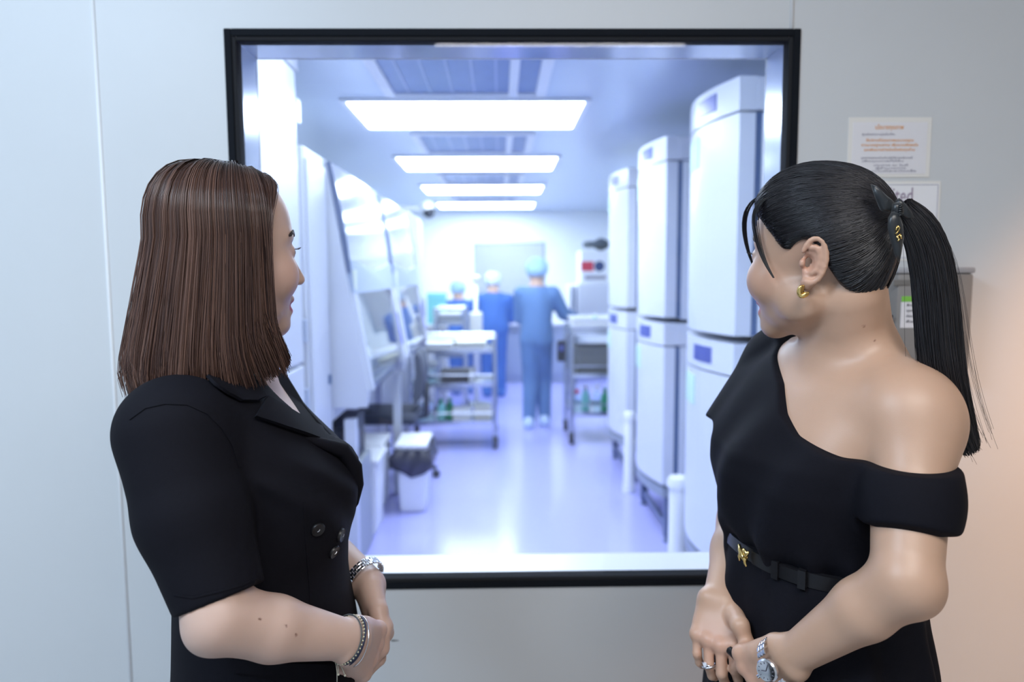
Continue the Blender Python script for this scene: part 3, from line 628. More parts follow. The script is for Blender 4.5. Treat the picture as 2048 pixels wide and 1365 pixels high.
for v in b.verts:
    n_ = v.co.copy(); v.co = Vector((1.06+n_.x*.17*(1+.12*math.sin(n_.y*7)), 7.7+n_.y*.12, 1.752+n_.z*.055*(1+.3*math.sin(n_.x*6+1))))
tag(bobj('folded_bag', b, mat('dark_film', (.06, .08, .10), .4), None, True), 'dark folded bag lying on the red-panelled carton', 'bag')
# ================================================================== PEOPLE: volume modelling helpers
class Vol:
    """signed-distance volume on a regular grid; shapes are blended in, then turned into one continuous mesh"""
    def __init__(s, lo, hi, res):
        s.lo = np.array(lo, float); s.res = res; s.n = np.ceil((np.array(hi)-s.lo)/res).astype(int)+1
        s.big = res*4; s.a = np.full(tuple(s.n), s.big, np.float32)
    def sub(s, lo, hi):
        i0 = np.clip(np.floor((np.array(lo)-s.lo)/s.res).astype(int), 0, s.n-1); i1 = np.clip(np.ceil((np.array(hi)-s.lo)/s.res).astype(int)+1, 1, s.n)
        if np.any(i1 <= i0): return None, None
        ax = [s.lo[k]+s.res*np.arange(i0[k], i1[k], dtype=np.float32) for k in range(3)]
        X, Y, Z = np.meshgrid(*ax, indexing='ij', sparse=True)
        return (slice(i0[0], i1[0]), slice(i0[1], i1[1]), slice(i0[2], i1[2])), (X.astype(np.float32), Y.astype(np.float32), Z.astype(np.float32))
    def put(s, fn, lo, hi, k=.01, op='+'):
        m = k+s.res*4; sl, P = s.sub(np.array(lo)-m, np.array(hi)+m)
        if sl is None: return
        d = fn(*P).astype(np.float32); a = s.a[sl]
        k = max(k, 1e-5)
        if op == '+':
            h = np.clip(.5+.5*(a-d)/k, 0, 1); r = a+(d-a)*h-k*h*(1-h)
        elif op == '-':
            h = np.clip(.5-.5*(a+d)/k, 0, 1); r = a+(-d-a)*h+k*h*(1-h)
        else:
            h = np.clip(.5-.5*(a-d)/k, 0, 1); r = a+(d-a)*h+k*h*(1-h)
        s.a[sl] = np.clip(r, -s.big*4, s.big)
    # shapes
    def cone(s, p, q, r0, r1, k=.01, op='+', cutq=False, cutp=False):
        p = np.array(p, float); q = np.array(q, float); v = q-p; L2 = float(v@v); L = math.sqrt(L2); R = max(r0, r1)
        def fn(X, Y, Z):
            x, y, z = X-p[0], Y-p[1], Z-p[2]; tt = (x*v[0]+y*v[1]+z*v[2])/L2; t = np.clip(tt, 0, 1)
            d = np.sqrt((x-v[0]*t)**2+(y-v[1]*t)**2+(z-v[2]*t)**2)-(r0+(r1-r0)*t)
            if cutq: d = np.maximum(d, (tt-1)*L)
            if cutp: d = np.maximum(d, -tt*L)
            return d
        s.put(fn, np.minimum(p-r0, q-r1), np.maximum(p+r0, q+r1), k, op)
    def ell(s, c, r, k=.01, op='+', A=None):
        """ellipsoid; A = 3x3 rows giving the local axes"""
        c = np.array(c, float); r = np.array(r, float); A = np.eye(3) if A is None else np.array(A, float)
        ext = np.sqrt(((A*r[:, None])**2).sum(0))
        def fn(X, Y, Z):
            x, y, z = X-c[0], Y-c[1], Z-c[2]
            u = [A[i, 0]*x+A[i, 1]*y+A[i, 2]*z for i in range(3)]
            k0 = np.sqrt(sum((u[i]/r[i])**2 for i in range(3))); k1 = np.sqrt(sum((u[i]/r[i]**2)**2 for i in range(3)))
            return k0*(k0-1)/np.maximum(k1, 1e-6)
        s.put(fn, c-ext, c+ext, k, op)
    def loft(s, secs, org, f, k=.01, op='+', grow=0.0, fold=None, e=2.3):
        """vertical body section by section: (z, forward offset, half depth, half breadth[, side offset])"""
        S_ = np.array([list(x)+[0.0]*(5-len(x)) for x in sorted(secs)], float); zz = S_[:, 0]; f = np.array(f, float)/np.hypot(*f[:2]); l = np.array([-f[1], f[0]])
        M = (S_[:, 2:4].max()+abs(S_[:, 1]).max()+abs(S_[:, 4]).max()+grow)
        zf = np.linspace(zz[0], zz[-1], 200)
        cols = []
        for j in range(1, 5):
            y = np.interp(zf, zz, S_[:, j]); kx = np.exp(-np.linspace(-2, 2, 15)**2); kx /= kx.sum()
            cols.append(np.convolve(np.pad(y, 7, mode='edge'), kx, 'valid'))
        def fn(X, Y, Z):
            c, a, b, so = [np.interp(Z.ravel(), zf, cc).reshape(Z.shape).astype(np.float32) for cc in cols]
            a = a+grow; b = b+grow
            x, y = X-org[0], Y-org[1]; u = (x*f[0]+y*f[1]-c)/a; w = (x*l[0]+y*l[1]-so)/b
            q_ = (np.abs(u)**e+np.abs(w)**e+1e-9)**(1/e)
            rr = np.sqrt((u*a)**2+(w*b)**2)/np.maximum(q_, 1e-5)
            d = (q_-1)*rr*.93
            if fold is not None: d = d+fold(u, w, Z)
            return np.maximum(d, np.maximum(zz[0]-grow-Z, Z-zz[-1]-grow))
        s.put(fn, (org[0]-M, org[1]-M, zz[0]-grow), (org[0]+M, org[1]+M, zz[-1]+grow), k, op)
    def mesh(s, name, adapt=0.0):
        g = openvdb.FloatGrid(s.big); g.copyFromArray(np.clip(s.a, -s.big, s.big), tolerance=0.0)
        P, T, Q = g.convertToPolygons(isovalue=0.0, adaptivity=adapt)
        V = P*s.res+s.lo
        Q = np.asarray(Q); T = np.asarray(T)
        Q = Q[:, ::-1] if len(Q) else Q.reshape(-1, 4); T = T[:, ::-1] if len(T) else T.reshape(-1, 3)
        return V, Q, T
def relax(V, Q, it=2, lam=.5):
    if not len(Q): return V
    e = np.concatenate([Q[:, [0, 1]], Q[:, [1, 2]], Q[:, [2, 3]], Q[:, [3, 0]]]); n = len(V); cnt = np.bincount(e.ravel(), minlength=n)[:, None]
    for _ in range(it):
        acc = np.stack([np.bincount(e[:, 0], V[e[:, 1], k], n)+np.bincount(e[:, 1], V[e[:, 0], k], n) for k in range(3)], 1)
        V = V+(acc/np.maximum(cnt, 1)-V)*lam
    return V
def vol_obj(name, vol, m, parent, smooth=2, colfn=None, adapt=0.0):
    V, Q, T = vol.mesh(name, adapt); V = relax(V, Q, smooth)
    me = fast_mesh(name, V, Q, T)
    if colfn is not None: set_col(me, colfn(V))
    # outward normals
    bm = bmesh.new(); bm.from_mesh(me); bmesh.ops.recalc_face_normals(bm, faces=bm.faces[:]); bm.to_mesh(me); bm.free()
    me.polygons.foreach_set('use_smooth', np.ones(len(me.polygons), bool))
    o = link(name, me, m, parent)
    return o
def bvh_of(*objs):
    vs, fs = [], []
    for o in objs:
        off = wpos(o); n = len(vs)
        vs += [v.co+off for v in o.data.vertices]; fs += [[i+n for i in p.vertices] for p in o.data.polygons]
    return BVHTree.FromPolygons(vs, fs)
def strands(P, R, C):
    """P (N,K,3) strand points, R (K,) or (N,K) radii, C (N,K,3) colours -> verts, quads, colours of three-sided hairs"""
    N, K, _ = P.shape; T = np.gradient(P, axis=1); T /= np.linalg.norm(T, axis=2, keepdims=True)+1e-9
    ref = np.tile(np.array([.31, -.83, .46]), (N, K, 1)); U = np.cross(T, ref); U /= np.linalg.norm(U, axis=2, keepdims=True)+1e-9; W_ = np.cross(T, U)
    R = np.broadcast_to(R, (N, K))[..., None]; V = np.zeros((N, K, 3, 3), np.float32)
    for j in range(3):
        a_ = 2*PI*j/3; V[:, :, j] = P+R*(U*math.cos(a_)+W_*math.sin(a_))
    idx = np.arange(N*K*3).reshape(N, K, 3); q = []
    for j in range(3):
        j2 = (j+1) % 3; q.append(np.stack([idx[:, :-1, j], idx[:, :-1, j2], idx[:, 1:, j2], idx[:, 1:, j]], -1).reshape(-1, 4))
    return V.reshape(-1, 3), np.concatenate(q), np.repeat(C.reshape(-1, 3), 3, axis=0)
def cat_mesh(name, parts, m, parent):
    V, Q, C, n = [], [], [], 0
    for v, q, c in parts: V.append(v); Q.append(np.asarray(q)+n); C.append(c); n += len(v)
    me = fast_mesh(name, np.concatenate(V), np.concatenate(Q)); set_col(me, np.concatenate(C)); return link(name, me, m, parent)

# ---- head, shared by both women. local axes: x forward, y to the person's left, z up, origin between the eyes' height and the ears
class Head:
    def __init__(s, org, fwd, tilt=0.0, roll=0.0, sc=1.0):
        f = np.array([fwd[0], fwd[1], 0.0]); f /= np.linalg.norm(f); l = np.array([-f[1], f[0], 0.0]); u = np.array([0, 0, 1.0])
        f2 = f*math.cos(tilt)+u*math.sin(tilt); u2 = np.cross(f2, l); u2 /= np.linalg.norm(u2)
        l2 = l*math.cos(roll)+u2*math.sin(roll); u3 = np.cross(f2, l2)
        s.o = np.array(org, float); s.A = np.stack([f2, l2, u3]); s.v = np.array(sc, float)*np.ones(3); s.sc = float(s.v.mean())
    def w(s, p): return s.o+(np.asarray(p, float)*s.v) @ s.A
    def loc(s, V): return ((np.asarray(V)-s.o) @ s.A.T)/s.v
def build_head(v, h, cheek=1.0, smile=1.0, nose=.0965):
    sc = h.sc; A = h.A
    E = lambda c, r, k=.012, op='+', A_=None: v.ell(h.w(c), np.array(r)*h.v, k*sc, op, A if A_ is None else A_)
    Cn = lambda p, q, r0, r1, k=.01, op='+': v.cone(h.w(p), h.w(q), r0*sc, r1*sc, k*sc, op)
    E((-.009, 0, .024), (.085, .072, .078)); E((.030, 0, .028), (.052, .064, .062), .02); E((.036, 0, -.008), (.046, .060, .060), .02)
    E((.042, 0, -.045), (.040, .050, .045), .02); E((.030, 0, -.072), (.050, .048, .034), .02); E((.069, 0, -.097), (.018, .023, .017), .018)
    for s in (-1, 1):
        E((.050+.008*(cheek-.9)*5, s*.041, -.034), (.025*cheek, .024*cheek, .026*cheek), .016)                  # cheeks
        E((.008, s*.054, -.060), (.024, .012, .022), .024)                          # jaw angle
        E((.0695, s*.017, .017), (.013, .016, .008), .012); E((.0600, s*.038, .018), (.012, .017, .008), .012)                          # brow ridge
        E((.088, s*.033, -.001), (.013, .017, .010), .012, '-')                    # eye socket
        E((.0705, s*.033, -.002), (.0142, .0155, .0125), .004)                       # lids
        E((.0865, s*.033, -.0022), (.006, .0115, .0028), .002, '-')                # eye opening
        E((.088, s*.0115, -.0435), (.0085, .0070, .0065), .005)                      # nostril wings
        E((.0885, s*.0060, -.049), (.004, .0028, .003), .003, '-')
    Cn((.080, 0, .004), (nose, 0, -.037), .0062, .0086, .010)                       # nose
    E((.0840, 0, -.0640), (.0092, .022, .0066), .007); E((.0822, 0, -.0800), (.0092, .019, .0072), .007)   # lips
    E((.0895, 0, -.0718), (.0085, .0165, .0026*smile), .003, '-')                       # mouth opening
    E((.0845, 0, -.0900), (.005, .010, .004), .008, '-')
def build_ear(v, h, s, x0=-.006, es=.95):
    sc = h.sc*es; ry = math.radians(18)*s
    # ear axes: e0 across (towards face), e1 outwards, e2 up, tilted backwards
    up = np.array([-.22, 0, .975]); out = np.array([-.30, s*.93, .05]); out -= up*(out@up); out /= np.linalg.norm(out); acr = np.cross(up, out)*(1 if s > 0 else -1)
    # acr points to the face
    if acr[0] < 0: acr = -acr
    Aw = np.stack([acr, out, up]) @ h.A; c = np.array([x0, s*.0735, -.012])
    def pt(a, o, u): return h.w(c+(acr*a+out*o+up*u)*es)
    v.ell(pt(-.004, .001, -.001), np.array((.0155, .0045, .027))*sc, .004, '+', Aw)               # plate
    pts = []
    for j in range(15):
        th = math.radians(200-j*18.5) if False else math.radians(20+j*19)
        pts.append(pt(-.004+.0165*math.cos(th), .0065, .003+.0285*math.sin(th)*(1 if th < PI else 1.02)))
    for p, q in zip(pts, pts[1:]): v.cone(p, q, .0036*sc, .0036*sc, .002)                       # helix
    an = [pt(-.003+.0095*math.cos(t_), .006, .003+.017*math.sin(t_)) for t_ in np.radians(np.arange(60, 291, 33))]
    for p, q in zip(an, an[1:]): v.cone(p, q, .0028*sc, .0028*sc, .004)                         # antihelix
    v.ell(pt(.003, .006, -.001), np.array((.0080, .0085, .0120))*sc, .002, '-', Aw)                # concha
    v.ell(pt(.0105, .004, -.003), np.array((.0045, .0050, .006))*sc, .004, '+', Aw)               # tragus
    v.ell(pt(.000, .003, -.029), np.array((.0085, .0050, .0100))*sc, .005, '+', Aw)               # lobe
    return pt(.001, .008, -.038), Aw
def smooth01(x, a, b): t = np.clip((x-a)/(b-a), 0, 1); return t*t*(3-2*t)
def skin_cols(base, lip, blush, h, extra=None):
    base, lip, blush = map(np.array, (base, lip, blush))
    def fn(V):
        L = h.loc(V); C = np.tile(base, (len(V), 1)); x, y, z = L.T
        inh = (np.abs(x) < .15) & (np.abs(z) < .16) & (np.abs(y) < .12)
        for s in (-1, 1):
            w = np.exp(-(((x-.06)/.03)**2+((y-s*.045)/.022)**2+((z+.032)/.022)**2))*inh; C = C+(blush-C)*(w*.6)[:, None]
            w = np.exp(-(((x+.01)/.03)**2+((y-s*.078)/.010)**2+((z+.01)/.035)**2))*inh; C = C+(blush-C)*(w*.35)[:, None]
        rl = np.sqrt((y/.027)**2+((z+.0718)/.0155)**2); w = (1-smooth01(rl, .85, 1.02))*(x > .070)*inh; C = C+(lip-C)*w[:, None]
        if extra is not None: C = extra(V, C)
        return C
    return fn
def hand(v, wrist, knuck, side, curl, tip_dir=None, r=.0082, width=.072, length=1.0, thumb=None, kk=.003, spread=.0, curl_list=None, wr=.024):
    """wrist -> knuck: middle of the knuckle line; side = unit vector from little-finger side to index side; back = across(fwd, side)"""
    w_, k_ = np.array(wrist, float), np.array(knuck, float); fw = (k_-w_)/np.linalg.norm(k_-w_); sd = np.array(side, float); sd -= fw*(sd@fw); sd /= np.linalg.norm(sd)
    bk = np.array(curl, float); bk -= fw*(bk@fw)+sd*(bk@sd); bk /= np.linalg.norm(bk)      # direction the fingers curl towards (palm side)
    offs = [.5, .17, -.17, -.5]; L0 = [.068, .076, .071, .056]
    tips = []
    for j in range(4):
        base = k_+sd*offs[j]*width*.80-fw*(.0, .0-.003, .003, .010)[j]
        v.cone(w_+sd*offs[j]*width*.45, base, .0145, r*1.32, .012)                        # metacarpal
    v.ell(w_*.5+k_*.5+bk*.006, (np.linalg.norm(k_-w_)*.42, width*.46, .014), .012, '+', np.stack([fw, sd, bk]))
    for j in range(4):
        base = k_+sd*offs[j]*width*.80-fw*(.0, .0-.003, .003, .010)[j]; d = fw+sd*spread*offs[j]; d /= np.linalg.norm(d); p = base; a_ = 0
        cs = (curl_list[j] if curl_list else (35, 45, 25)); rr = r*(1, 1.02, .97, .86)[j]
        v.ell(base-bk*.003, (rr*1.25,)*3, .006)
        for ph, (frac, cd_) in enumerate(zip((.46, .30, .24), cs)):
            a_ += math.radians(cd_); dd = d*math.cos(a_)+bk*math.sin(a_); q_ = p+dd*L0[j]*frac*length*1.0
            v.cone(p, q_, rr*(1, .93, .84)[ph], rr*(.93, .84, .72)[ph], kk); p = q_
        tips.append(p)
    if thumb is not None:
        p0 = w_+sd*width*.30+fw*.012; pts = [p0]+[np.array(t_, float) for t_ in thumb]
        rs_ = [.0150, .0120, .0095, .0078]
        for j in range(len(pts)-1): v.cone(pts[j], pts[j+1], rs_[j], rs_[j+1], .006)
    return tips
def project_patch(bvh, poly, off, m, name, parent, origin=None, step=4.0, thick=.002, smooth=True):
    """cloth piece that lies on a garment: the outline is given as sight lines, the piece takes the garment's own surface"""
    xs = [p[0] for p in poly]; ys = [p[1] for p in poly]
    import mathutils.geometry as mg
    def inside(x, y):
        c = False; j = len(poly)-1
        for i_ in range(len(poly)):
            xi, yi = poly[i_][:2]; xj, yj = poly[j][:2]
            if (yi > y) != (yj > y) and x < (xj-xi)*(y-yi)/(yj-yi)+xi: c = not c
            j = i_
        return c
    pts2 = [Vector(p[:2]) for p in poly]; edges = []
    dense = []
    for i_ in range(len(poly)):
        a_, b_ = pts2[i_], pts2[(i_+1) % len(poly)]; n_ = max(1, int((b_-a_).length/step))
        dense += [a_.lerp(b_, k/n_) for k in range(n_)]
    nb = len(dense); inner = []
    y = min(ys)+step*.5
    while y < max(ys):
        x = min(xs)+step*.5
        while x < max(xs):
            if inside(x, y) and min((Vector((x, y))-d_).length for d_ in dense) > step*.6: inner.append(Vector((x, y)))
            x += step
        y += step
    allp = dense+inner
    vs, es, fs, *_ = mg.delaunay_2d_cdt(allp, [(i_, (i_+1) % nb) for i_ in range(nb)], [list(range(nb))], 1, 1e-4)
    O = Vector(CAMP); hit = []
    last = None
    for p in vs:
        d = Vector(ray(p.x, p.y)).normalized(); loc, nor, idx, dist = bvh.ray_cast(O, d)
        hit.append((loc, nor))
    bm = BM(); V1, V0 = [], []
    ok = [h_[0] is not None for h_ in hit]
    # outline points that miss the surface take the nearest hit's distance
    hv = [(p, h_[0]) for p, h_ in zip(vs, hit) if h_[0] is not None]
    for p, (loc, nor) in zip(vs, hit):
        if loc is None:
            q_, l_ = min(hv, key=lambda t_: (t_[0]-p).length); r_ = Vector(ray(p.x, p.y)); loc = O+r_*((l_-O).dot(Vector(_f))/r_.dot(Vector(_f))); nor = -r_.normalized()
        if nor.dot(O-loc) < 0: nor = -nor
        V1.append(loc+nor*off); V0.append(loc+nor*(off-thick))
    a_ = [bm.verts.new(p) for p in V1]; b_ = [bm.verts.new(p) for p in V0]
    from collections import Counter
    ec = Counter()
    for f_ in fs:
        for i_ in range(len(f_)): e_ = (f_[i_], f_[(i_+1) % len(f_)]); ec[e_] += 1
        bm.faces.new([a_[i_] for i_ in f_]); bm.faces.new([b_[i_] for i_ in f_[::-1]])
    for (i_, j_) in list(ec):
        if (j_, i_) not in ec: bm.faces.new((a_[j_], a_[i_], b_[i_], b_[j_]))
    return bobj(name, bm, m, parent, smooth=True, ang=50)
# ================================================================== THE TWO WOMEN
m_skinL = mat('skin_fair', (.70, .48, .40), .45, attr='col', sss=.12, bump=.05, bscale=900, noise=.03, scale=60)
m_skinR = mat('skin_warm', (.62, .40, .29), .43, attr='col', sss=.12, bump=.05, bscale=900, noise=.03, scale=60)
m_black = mat('black_suiting', (.0050, .0050, .0085), .8, spec=.13, sheen=.0, bump=.25, bscale=1400, noise=.1, scale=300)
m_satin = mat('black_satin', (.012, .015, .018), .34, sheen=.2)
m_leather = mat('black_leather', (.008, .008, .010), .32, spec=.35, bump=.1, bscale=700)
m_gold = mat('gold', (.83, .60, .22), .22, metal=1.0)
m_silver = mat('silver', (.72, .74, .78), .2, metal=1.0)
m_hairL = mat('brown_hair', (.09, .05, .04), .34, attr='col', spec=.55)
m_hairR = mat('black_hair', (.01, .01, .012), .33, attr='col', spec=.6)
m_brow = mat('brow_hair', (.03, .018, .014), .6)
m_eye = mat('eye_white', (.80, .80, .80), .15); m_iris = mat('iris_brown', (.03, .014, .008), .1); m_teeth = mat('teeth', (.82, .80, .76), .25)
def face_parts(h, body, person, brow=True, lash=True, brow_col=m_brow):
    bv = bvh_of(body)
    def surf(lp, off=0.0):
        p = np.array(lp, float); o_ = h.w(p+np.array([.08, p[1]*1.2, p[2]*.5])); d_ = Vector(h.w(p))-Vector(o_); loc, nor, *_ = bv.ray_cast(Vector(o_), d_.normalized())
        if loc is None: return h.w(p)
        return np.array(loc+nor*off*(1 if nor.dot(d_) < 0 else -1))
    for s in (-1, 1):
        c = h.w((.0705, s*.033, -.002)); b = BM(); bmesh.ops.create_uvsphere(b, u_segments=20, v_segments=12, radius=.0128*h.sc)
        for vv in b.verts: vv.co += Vector(c)
        e_ = bobj('eye', b, m_eye, person, True)
        fw = Vector(h.A[0])*.97+Vector(h.A[1])*(-.1*s); fw.normalize()
        b = BM(); add_lathe(b, Vector(c)+fw*.0118*h.sc, fw, [(.0056, 0), (.0052, .0006), (.0001, .0011)], 16); bobj('iris', b, m_iris, e_, True)
        P, R = [], []
        for j in range(120):        # eyebrow hairs
            u = rnd.random(); y = s*(.014+u*.036); z = .0205+.006*math.sin(u*2.4)-.006*u+rnd.uniform(-.0028, .0028)*(1.1-.6*u)
            p0 = surf((.080-.55*(abs(y)-.014)**1.0*.9, y, z), .0010); y2 = y+s*.006; p1 = surf((.080-.55*(abs(y2)-.014)*.9, y2, z+.0012*(1-2*u)), .0010)
            P.append([p0, (p0+p1)/2+h.A[0]*.0004, p1])
        v_, q_, c_ = strands(np.array(P), np.array([.0008, .0008, .0004]), np.zeros((len(P), 3, 3)))
        link('eyebrow', fast_mesh('eyebrow', v_, q_), brow_col, person)
        P = []
        for j in range(16):
            u = j/15; a_ = (u-.5)*1.9; rt = h.w((.0705+.0146*math.cos(a_)*.98, s*.033+.0146*math.sin(a_)*s, .0008+.0015*math.cos(a_)))
            tipd = h.A[0]*math.cos(a_)*.9+h.A[1]*s*math.sin(a_)*.9; P.append([rt, rt+tipd*.004-h.A[2]*.0002, rt+tipd*.0075+h.A[2]*.0025])
        v_, q_, c_ = strands(np.array(P), np.array([.00045, .0004, .0002]), np.zeros((len(P), 3, 3))); link('eyelashes', fast_mesh('eyelashes', v_, q_), m_brow, person)
    b = BM(); n = 12
    us = [-1+2*j/n for j in range(n+1)]
    poly = [h.w((.0855-.010*u*u, u*.0165, -.0675)) for u in us]+[h.w((.0795-.010*u*u, u*.0165, -.0675)) for u in us[::-1]]
    add_prism(b, poly, -h.A[2]*.0065); bobj('teeth', b, m_teeth, person)

# ------------------------------------------------------------------ woman on the left
PL = thing('person', (-.335, .99, 0), 'woman in a black double-breasted blazer with shoulder-length brown hair, hands clasped', 'person')
hL = Head((-.360, .972, 1.485), (math.cos(math.radians(38)), math.sin(math.radians(38))), tilt=math.radians(-2), sc=(.95, .95, 1.03))
hLh = Head(hL.o, hL.A[0], tilt=math.radians(2), sc=hL.v)
fL = np.array([.985, .17]); fL /= np.linalg.norm(fL); oL = np.array([-.335, .99])
secL = [(1.345, -.035, .056, .064), (1.325, -.040, .064, .100), (1.295, -.040, .074, .138), (1.25, -.026, .094, .154), (1.20, .0, .116, .156), (1.165, .013, .122, .152), (1.10, .008, .112, .146),
        (1.07, .003, .108, .145), (1.0, .004, .114, .152), (.93, .007, .119, .16), (.85, .006, .124, .168), (.72, .004, .130, .172)]
ShL, ElL, WrL = at(362, 885, .835), at(440, 1236, .775), at(706, 1282, .86)
Sh2L, El2L, Wr2L = np.array([-.405, 1.135, 1.258]), np.array([-.365, 1.185, 1.06]), at(738, 1172, 1.045)
v = Vol((-.56, .64, .84), (-.10, 1.28, 1.62), .0022)
v.loft([x for x in secL if x[0] > .8], oL, fL, .01, grow=-.007)
v.cone(hL.w((-.020, 0, -.07)), (-.372, .975, 1.30), .051, .058, .03)
v.cone(ShL, ElL, .050, .037, .01); fmid = ElL*.62+WrL*.38+np.array([0, 0, -.002])
v.cone(ElL, fmid, .0375, .0365, .01); v.cone(fmid, WrL, .0365, .0225, .008); v.ell(ElL+np.array([-.010, 0, -.012]), (.026, .028, .026), .012)
v.cone(Sh2L, El2L, .05, .042, .02); v.cone(El2L, Wr2L, .040, .0245, .015)
kR = at(741, 1304, .918)
hand(v, WrL, kR, (.10, .05, .99), (-.55, .80, -.12), width=.070, curl_list=[(50, 62, 35), (52, 62, 35), (56, 62, 35), (58, 60, 35)], r=.0086)
k2 = at(767, 1268, 1.0)
hand(v, Wr2L, k2, (.35, -.93, .0), (-.93, -.25, -.2), width=.070, curl_list=[(22, 35, 20), (26, 38, 22), (30, 40, 22), (34, 42, 25)], r=.0084,
     thumb=[at(757, 1222, .99), at(766, 1262, .972), at(768, 1298, .962)])
build_head(v, hL, cheek=1.07, smile=1.4, nose=.1040); build_ear(v, hL, -1); build_ear(v, hL, 1)
moles = [at(520, 1239, .72), at(572, 1252, .73), at(592, 1270, .73)]
def extraL(V, C):
    for p in moles:
        dd = np.hypot((V[:, 0]-p[0]*V[:, 1]/p[1]), ((V[:, 2]-CAM_H)-(p[2]-CAM_H)*V[:, 1]/p[1])); w = (1-smooth01(dd, .0010, .0018))*(V[:, 1] < .86); C = C+(np.array((.16, .07, .05))-C)*w[:, None]
    hw = np.exp(-(np.linalg.norm(V-kR, axis=1)/.05)**2); C = C+(np.array((.66, .36, .29))-C)*(hw*.35)[:, None]
    return C
bodyL = vol_obj('body', v, m_skinL, PL, 2, skin_cols((.54, .375, .305), (.42, .08, .12), (.64, .32, .28), hL, extraL))
face_parts(hL, bodyL, PL); del v

# blazer
v = Vol((-.60, .66, .66), (-.12, 1.30, 1.38), .003)
def foldL(u, w, Z):
    fr = np.clip(u*1.4, 0, 1)
    an = np.degrees(np.arctan2(w, u)); an0 = np.interp(Z.ravel(), [1.09, 1.22], [-28, -80]).reshape(Z.shape); win = np.clip((Z-1.085)/.03, 0, 1)*np.clip((1.235-Z)/.03, 0, 1)
    crease = (-.0045*np.exp(-((an-an0)/8)**2)+.003*np.exp(-((an-an0-17)/8)**2)-.003*np.exp(-((an-an0-32)/8)**2))*win
    return (crease+.0026*np.sin((Z*55+w*3.0)+u*2)*np.exp(-((Z-1.06)/.05)**2)*fr + .002*np.sin(w*9+Z*16)*np.clip((1.0-Z)/.1, 0, 1))
v.loft(secL, oL, fL, .01, grow=.003, fold=foldL)
SlA = at(350, 868, .838); SlB = at(440, 1200, .788)
SlM = SlA*.5+SlB*.5+np.array([-.004, 0, 0])
v.cone(SlA, SlM, .064, .0610, .015); v.cone(SlM, SlB, .0610, .0500, .012, cutq=True)
v.ell(SlA+np.array([.002, .016, .002]), (.060, .060, .054), .03)
v.cone(Sh2L, El2L, .060, .052, .03, cutq=True)
sdL = np.array([-fL[1], fL[0]])
def vcut(X, Y, Z):
    x, y = X-oL[0], Y-oL[1]; u = x*fL[0]+y*fL[1]; w = x*sdL[0]+y*sdL[1]
    hw = (Z-1.205)*.62; return np.maximum(np.abs(w-.004)-hw, -(u-.005))*.8
v.put(vcut, (-.42, .86, 1.2), (-.16, 1.12, 1.38), .004, '-')
v.cone((-.372, .975, 1.29), (-.366, .975, 1.40), .066, .070, .012, '-')
# sleeve-to-body crease and the dart fold under the bust
pc = [at(505, 905, .80), at(515, 990, .80), at(523, 1080, .795), at(527, 1170, .79)]
for p, q_ in zip(pc, pc[1:]): v.cone(p, q_, .005, .005, .012, '-')
jkL = vol_obj('blazer', v, m_black, PL, 3); del v
bvJ = bvh_of(jkL)
# seams, pocket, lapels and buttons lie on the blazer
sl_line = [(258, 838), (290, 815), (330, 806), (375, 808), (415, 826), (445, 856), (466, 890), (480, 935)]
def strip(pts, w):
    L_, R_ = [], []
    for i_, p in enumerate(pts):
        a_ = pts[max(i_-1, 0)]; b_ = pts[min(i_+1, len(pts)-1)]; d_ = Vector((b_[0]-a_[0], b_[1]-a_[1])).normalized(); n_ = Vector((-d_.y, d_.x))*w/2
        L_.append((p[0]+n_.x, p[1]+n_.y)); R_.append((p[0]-n_.x, p[1]-n_.y))
    return L_+R_[::-1]
project_patch(bvJ, strip(sl_line, 7), .0012, m_black, 'shoulder_seam', jkL, step=7, thick=.003)
project_patch(bvJ, strip([(348, 1190), (385, 1196), (440, 1183), (480, 1172), (516, 1158)], 4), .0009, m_black, 'hem_stitching', jkL, step=6, thick=.002)
project_patch(bvJ, strip([(608, 1005), (613, 1090), (620, 1180), (622, 1290)], 4), .001, m_black, 'dart_seam', jkL, step=8, thick=.002)
project_patch(bvJ, [(465, 1318), (560, 1326), (668, 1330), (672, 1352), (560, 1352), (466, 1345)], .0025, m_black, 'pocket_flap', jkL, step=9, thick=.004)
project_patch(bvJ, [(404, 753), (440, 744), (474, 741), (500, 765), (527, 797), (508, 806), (478, 806), (450, 792), (425, 775)], .007, m_black, 'near_collar', jkL, step=6, thick=.004)
project_patch(bvJ, [(527, 799), (560, 818), (600, 842), (642, 864), (672, 884), (694, 902), (706, 922), (708, 940), (690, 925), (660, 900), (637, 886), (600, 872), (560, 858), (504, 838), (516, 818)], .009, m_black, 'near_lapel', jkL, step=6, thick=.005)
# rolled lapel edge standing proud of the chest, and the far lapel
b = BM(); cl = [(504, 838, .90), (560, 858, .915), (637, 884, .935), (690, 900, .96), (712, 935, .975), (716, 970, .985), (709, 1005, .985), (693, 1038, .98)]
add_tube(b, [at(*p)+np.array([-.004, 0, 0]) for p in cl], [.002, .004, .007, .011, .0125, .012, .010, .006], 12); bobj('lapel_roll', b, m_black, jkL, True)
b = BM()
poly = [at(502, 742, .99), at(530, 742, 1.01), at(548, 762, 1.03), at(563, 735, 1.05), at(576, 757, 1.05), at(607, 808, 1.045), at(640, 862, 1.03), at(668, 892, 1.01), at(640, 878, .985), at(600, 850, .975), at(554, 806, .975), at(524, 772, .98)]
fs_ = [b.verts.new(p) for p in poly]; fc_ = b.faces.new(fs_); ext = bmesh.ops.extrude_face_region(b, geom=[fc_])
for g_ in ext['geom']:
    if isinstance(g_, bmesh.types.BMVert): g_.co += Vector((-.003, .012, 0))
bobj('far_lapel', b, m_black, jkL, ang=40)
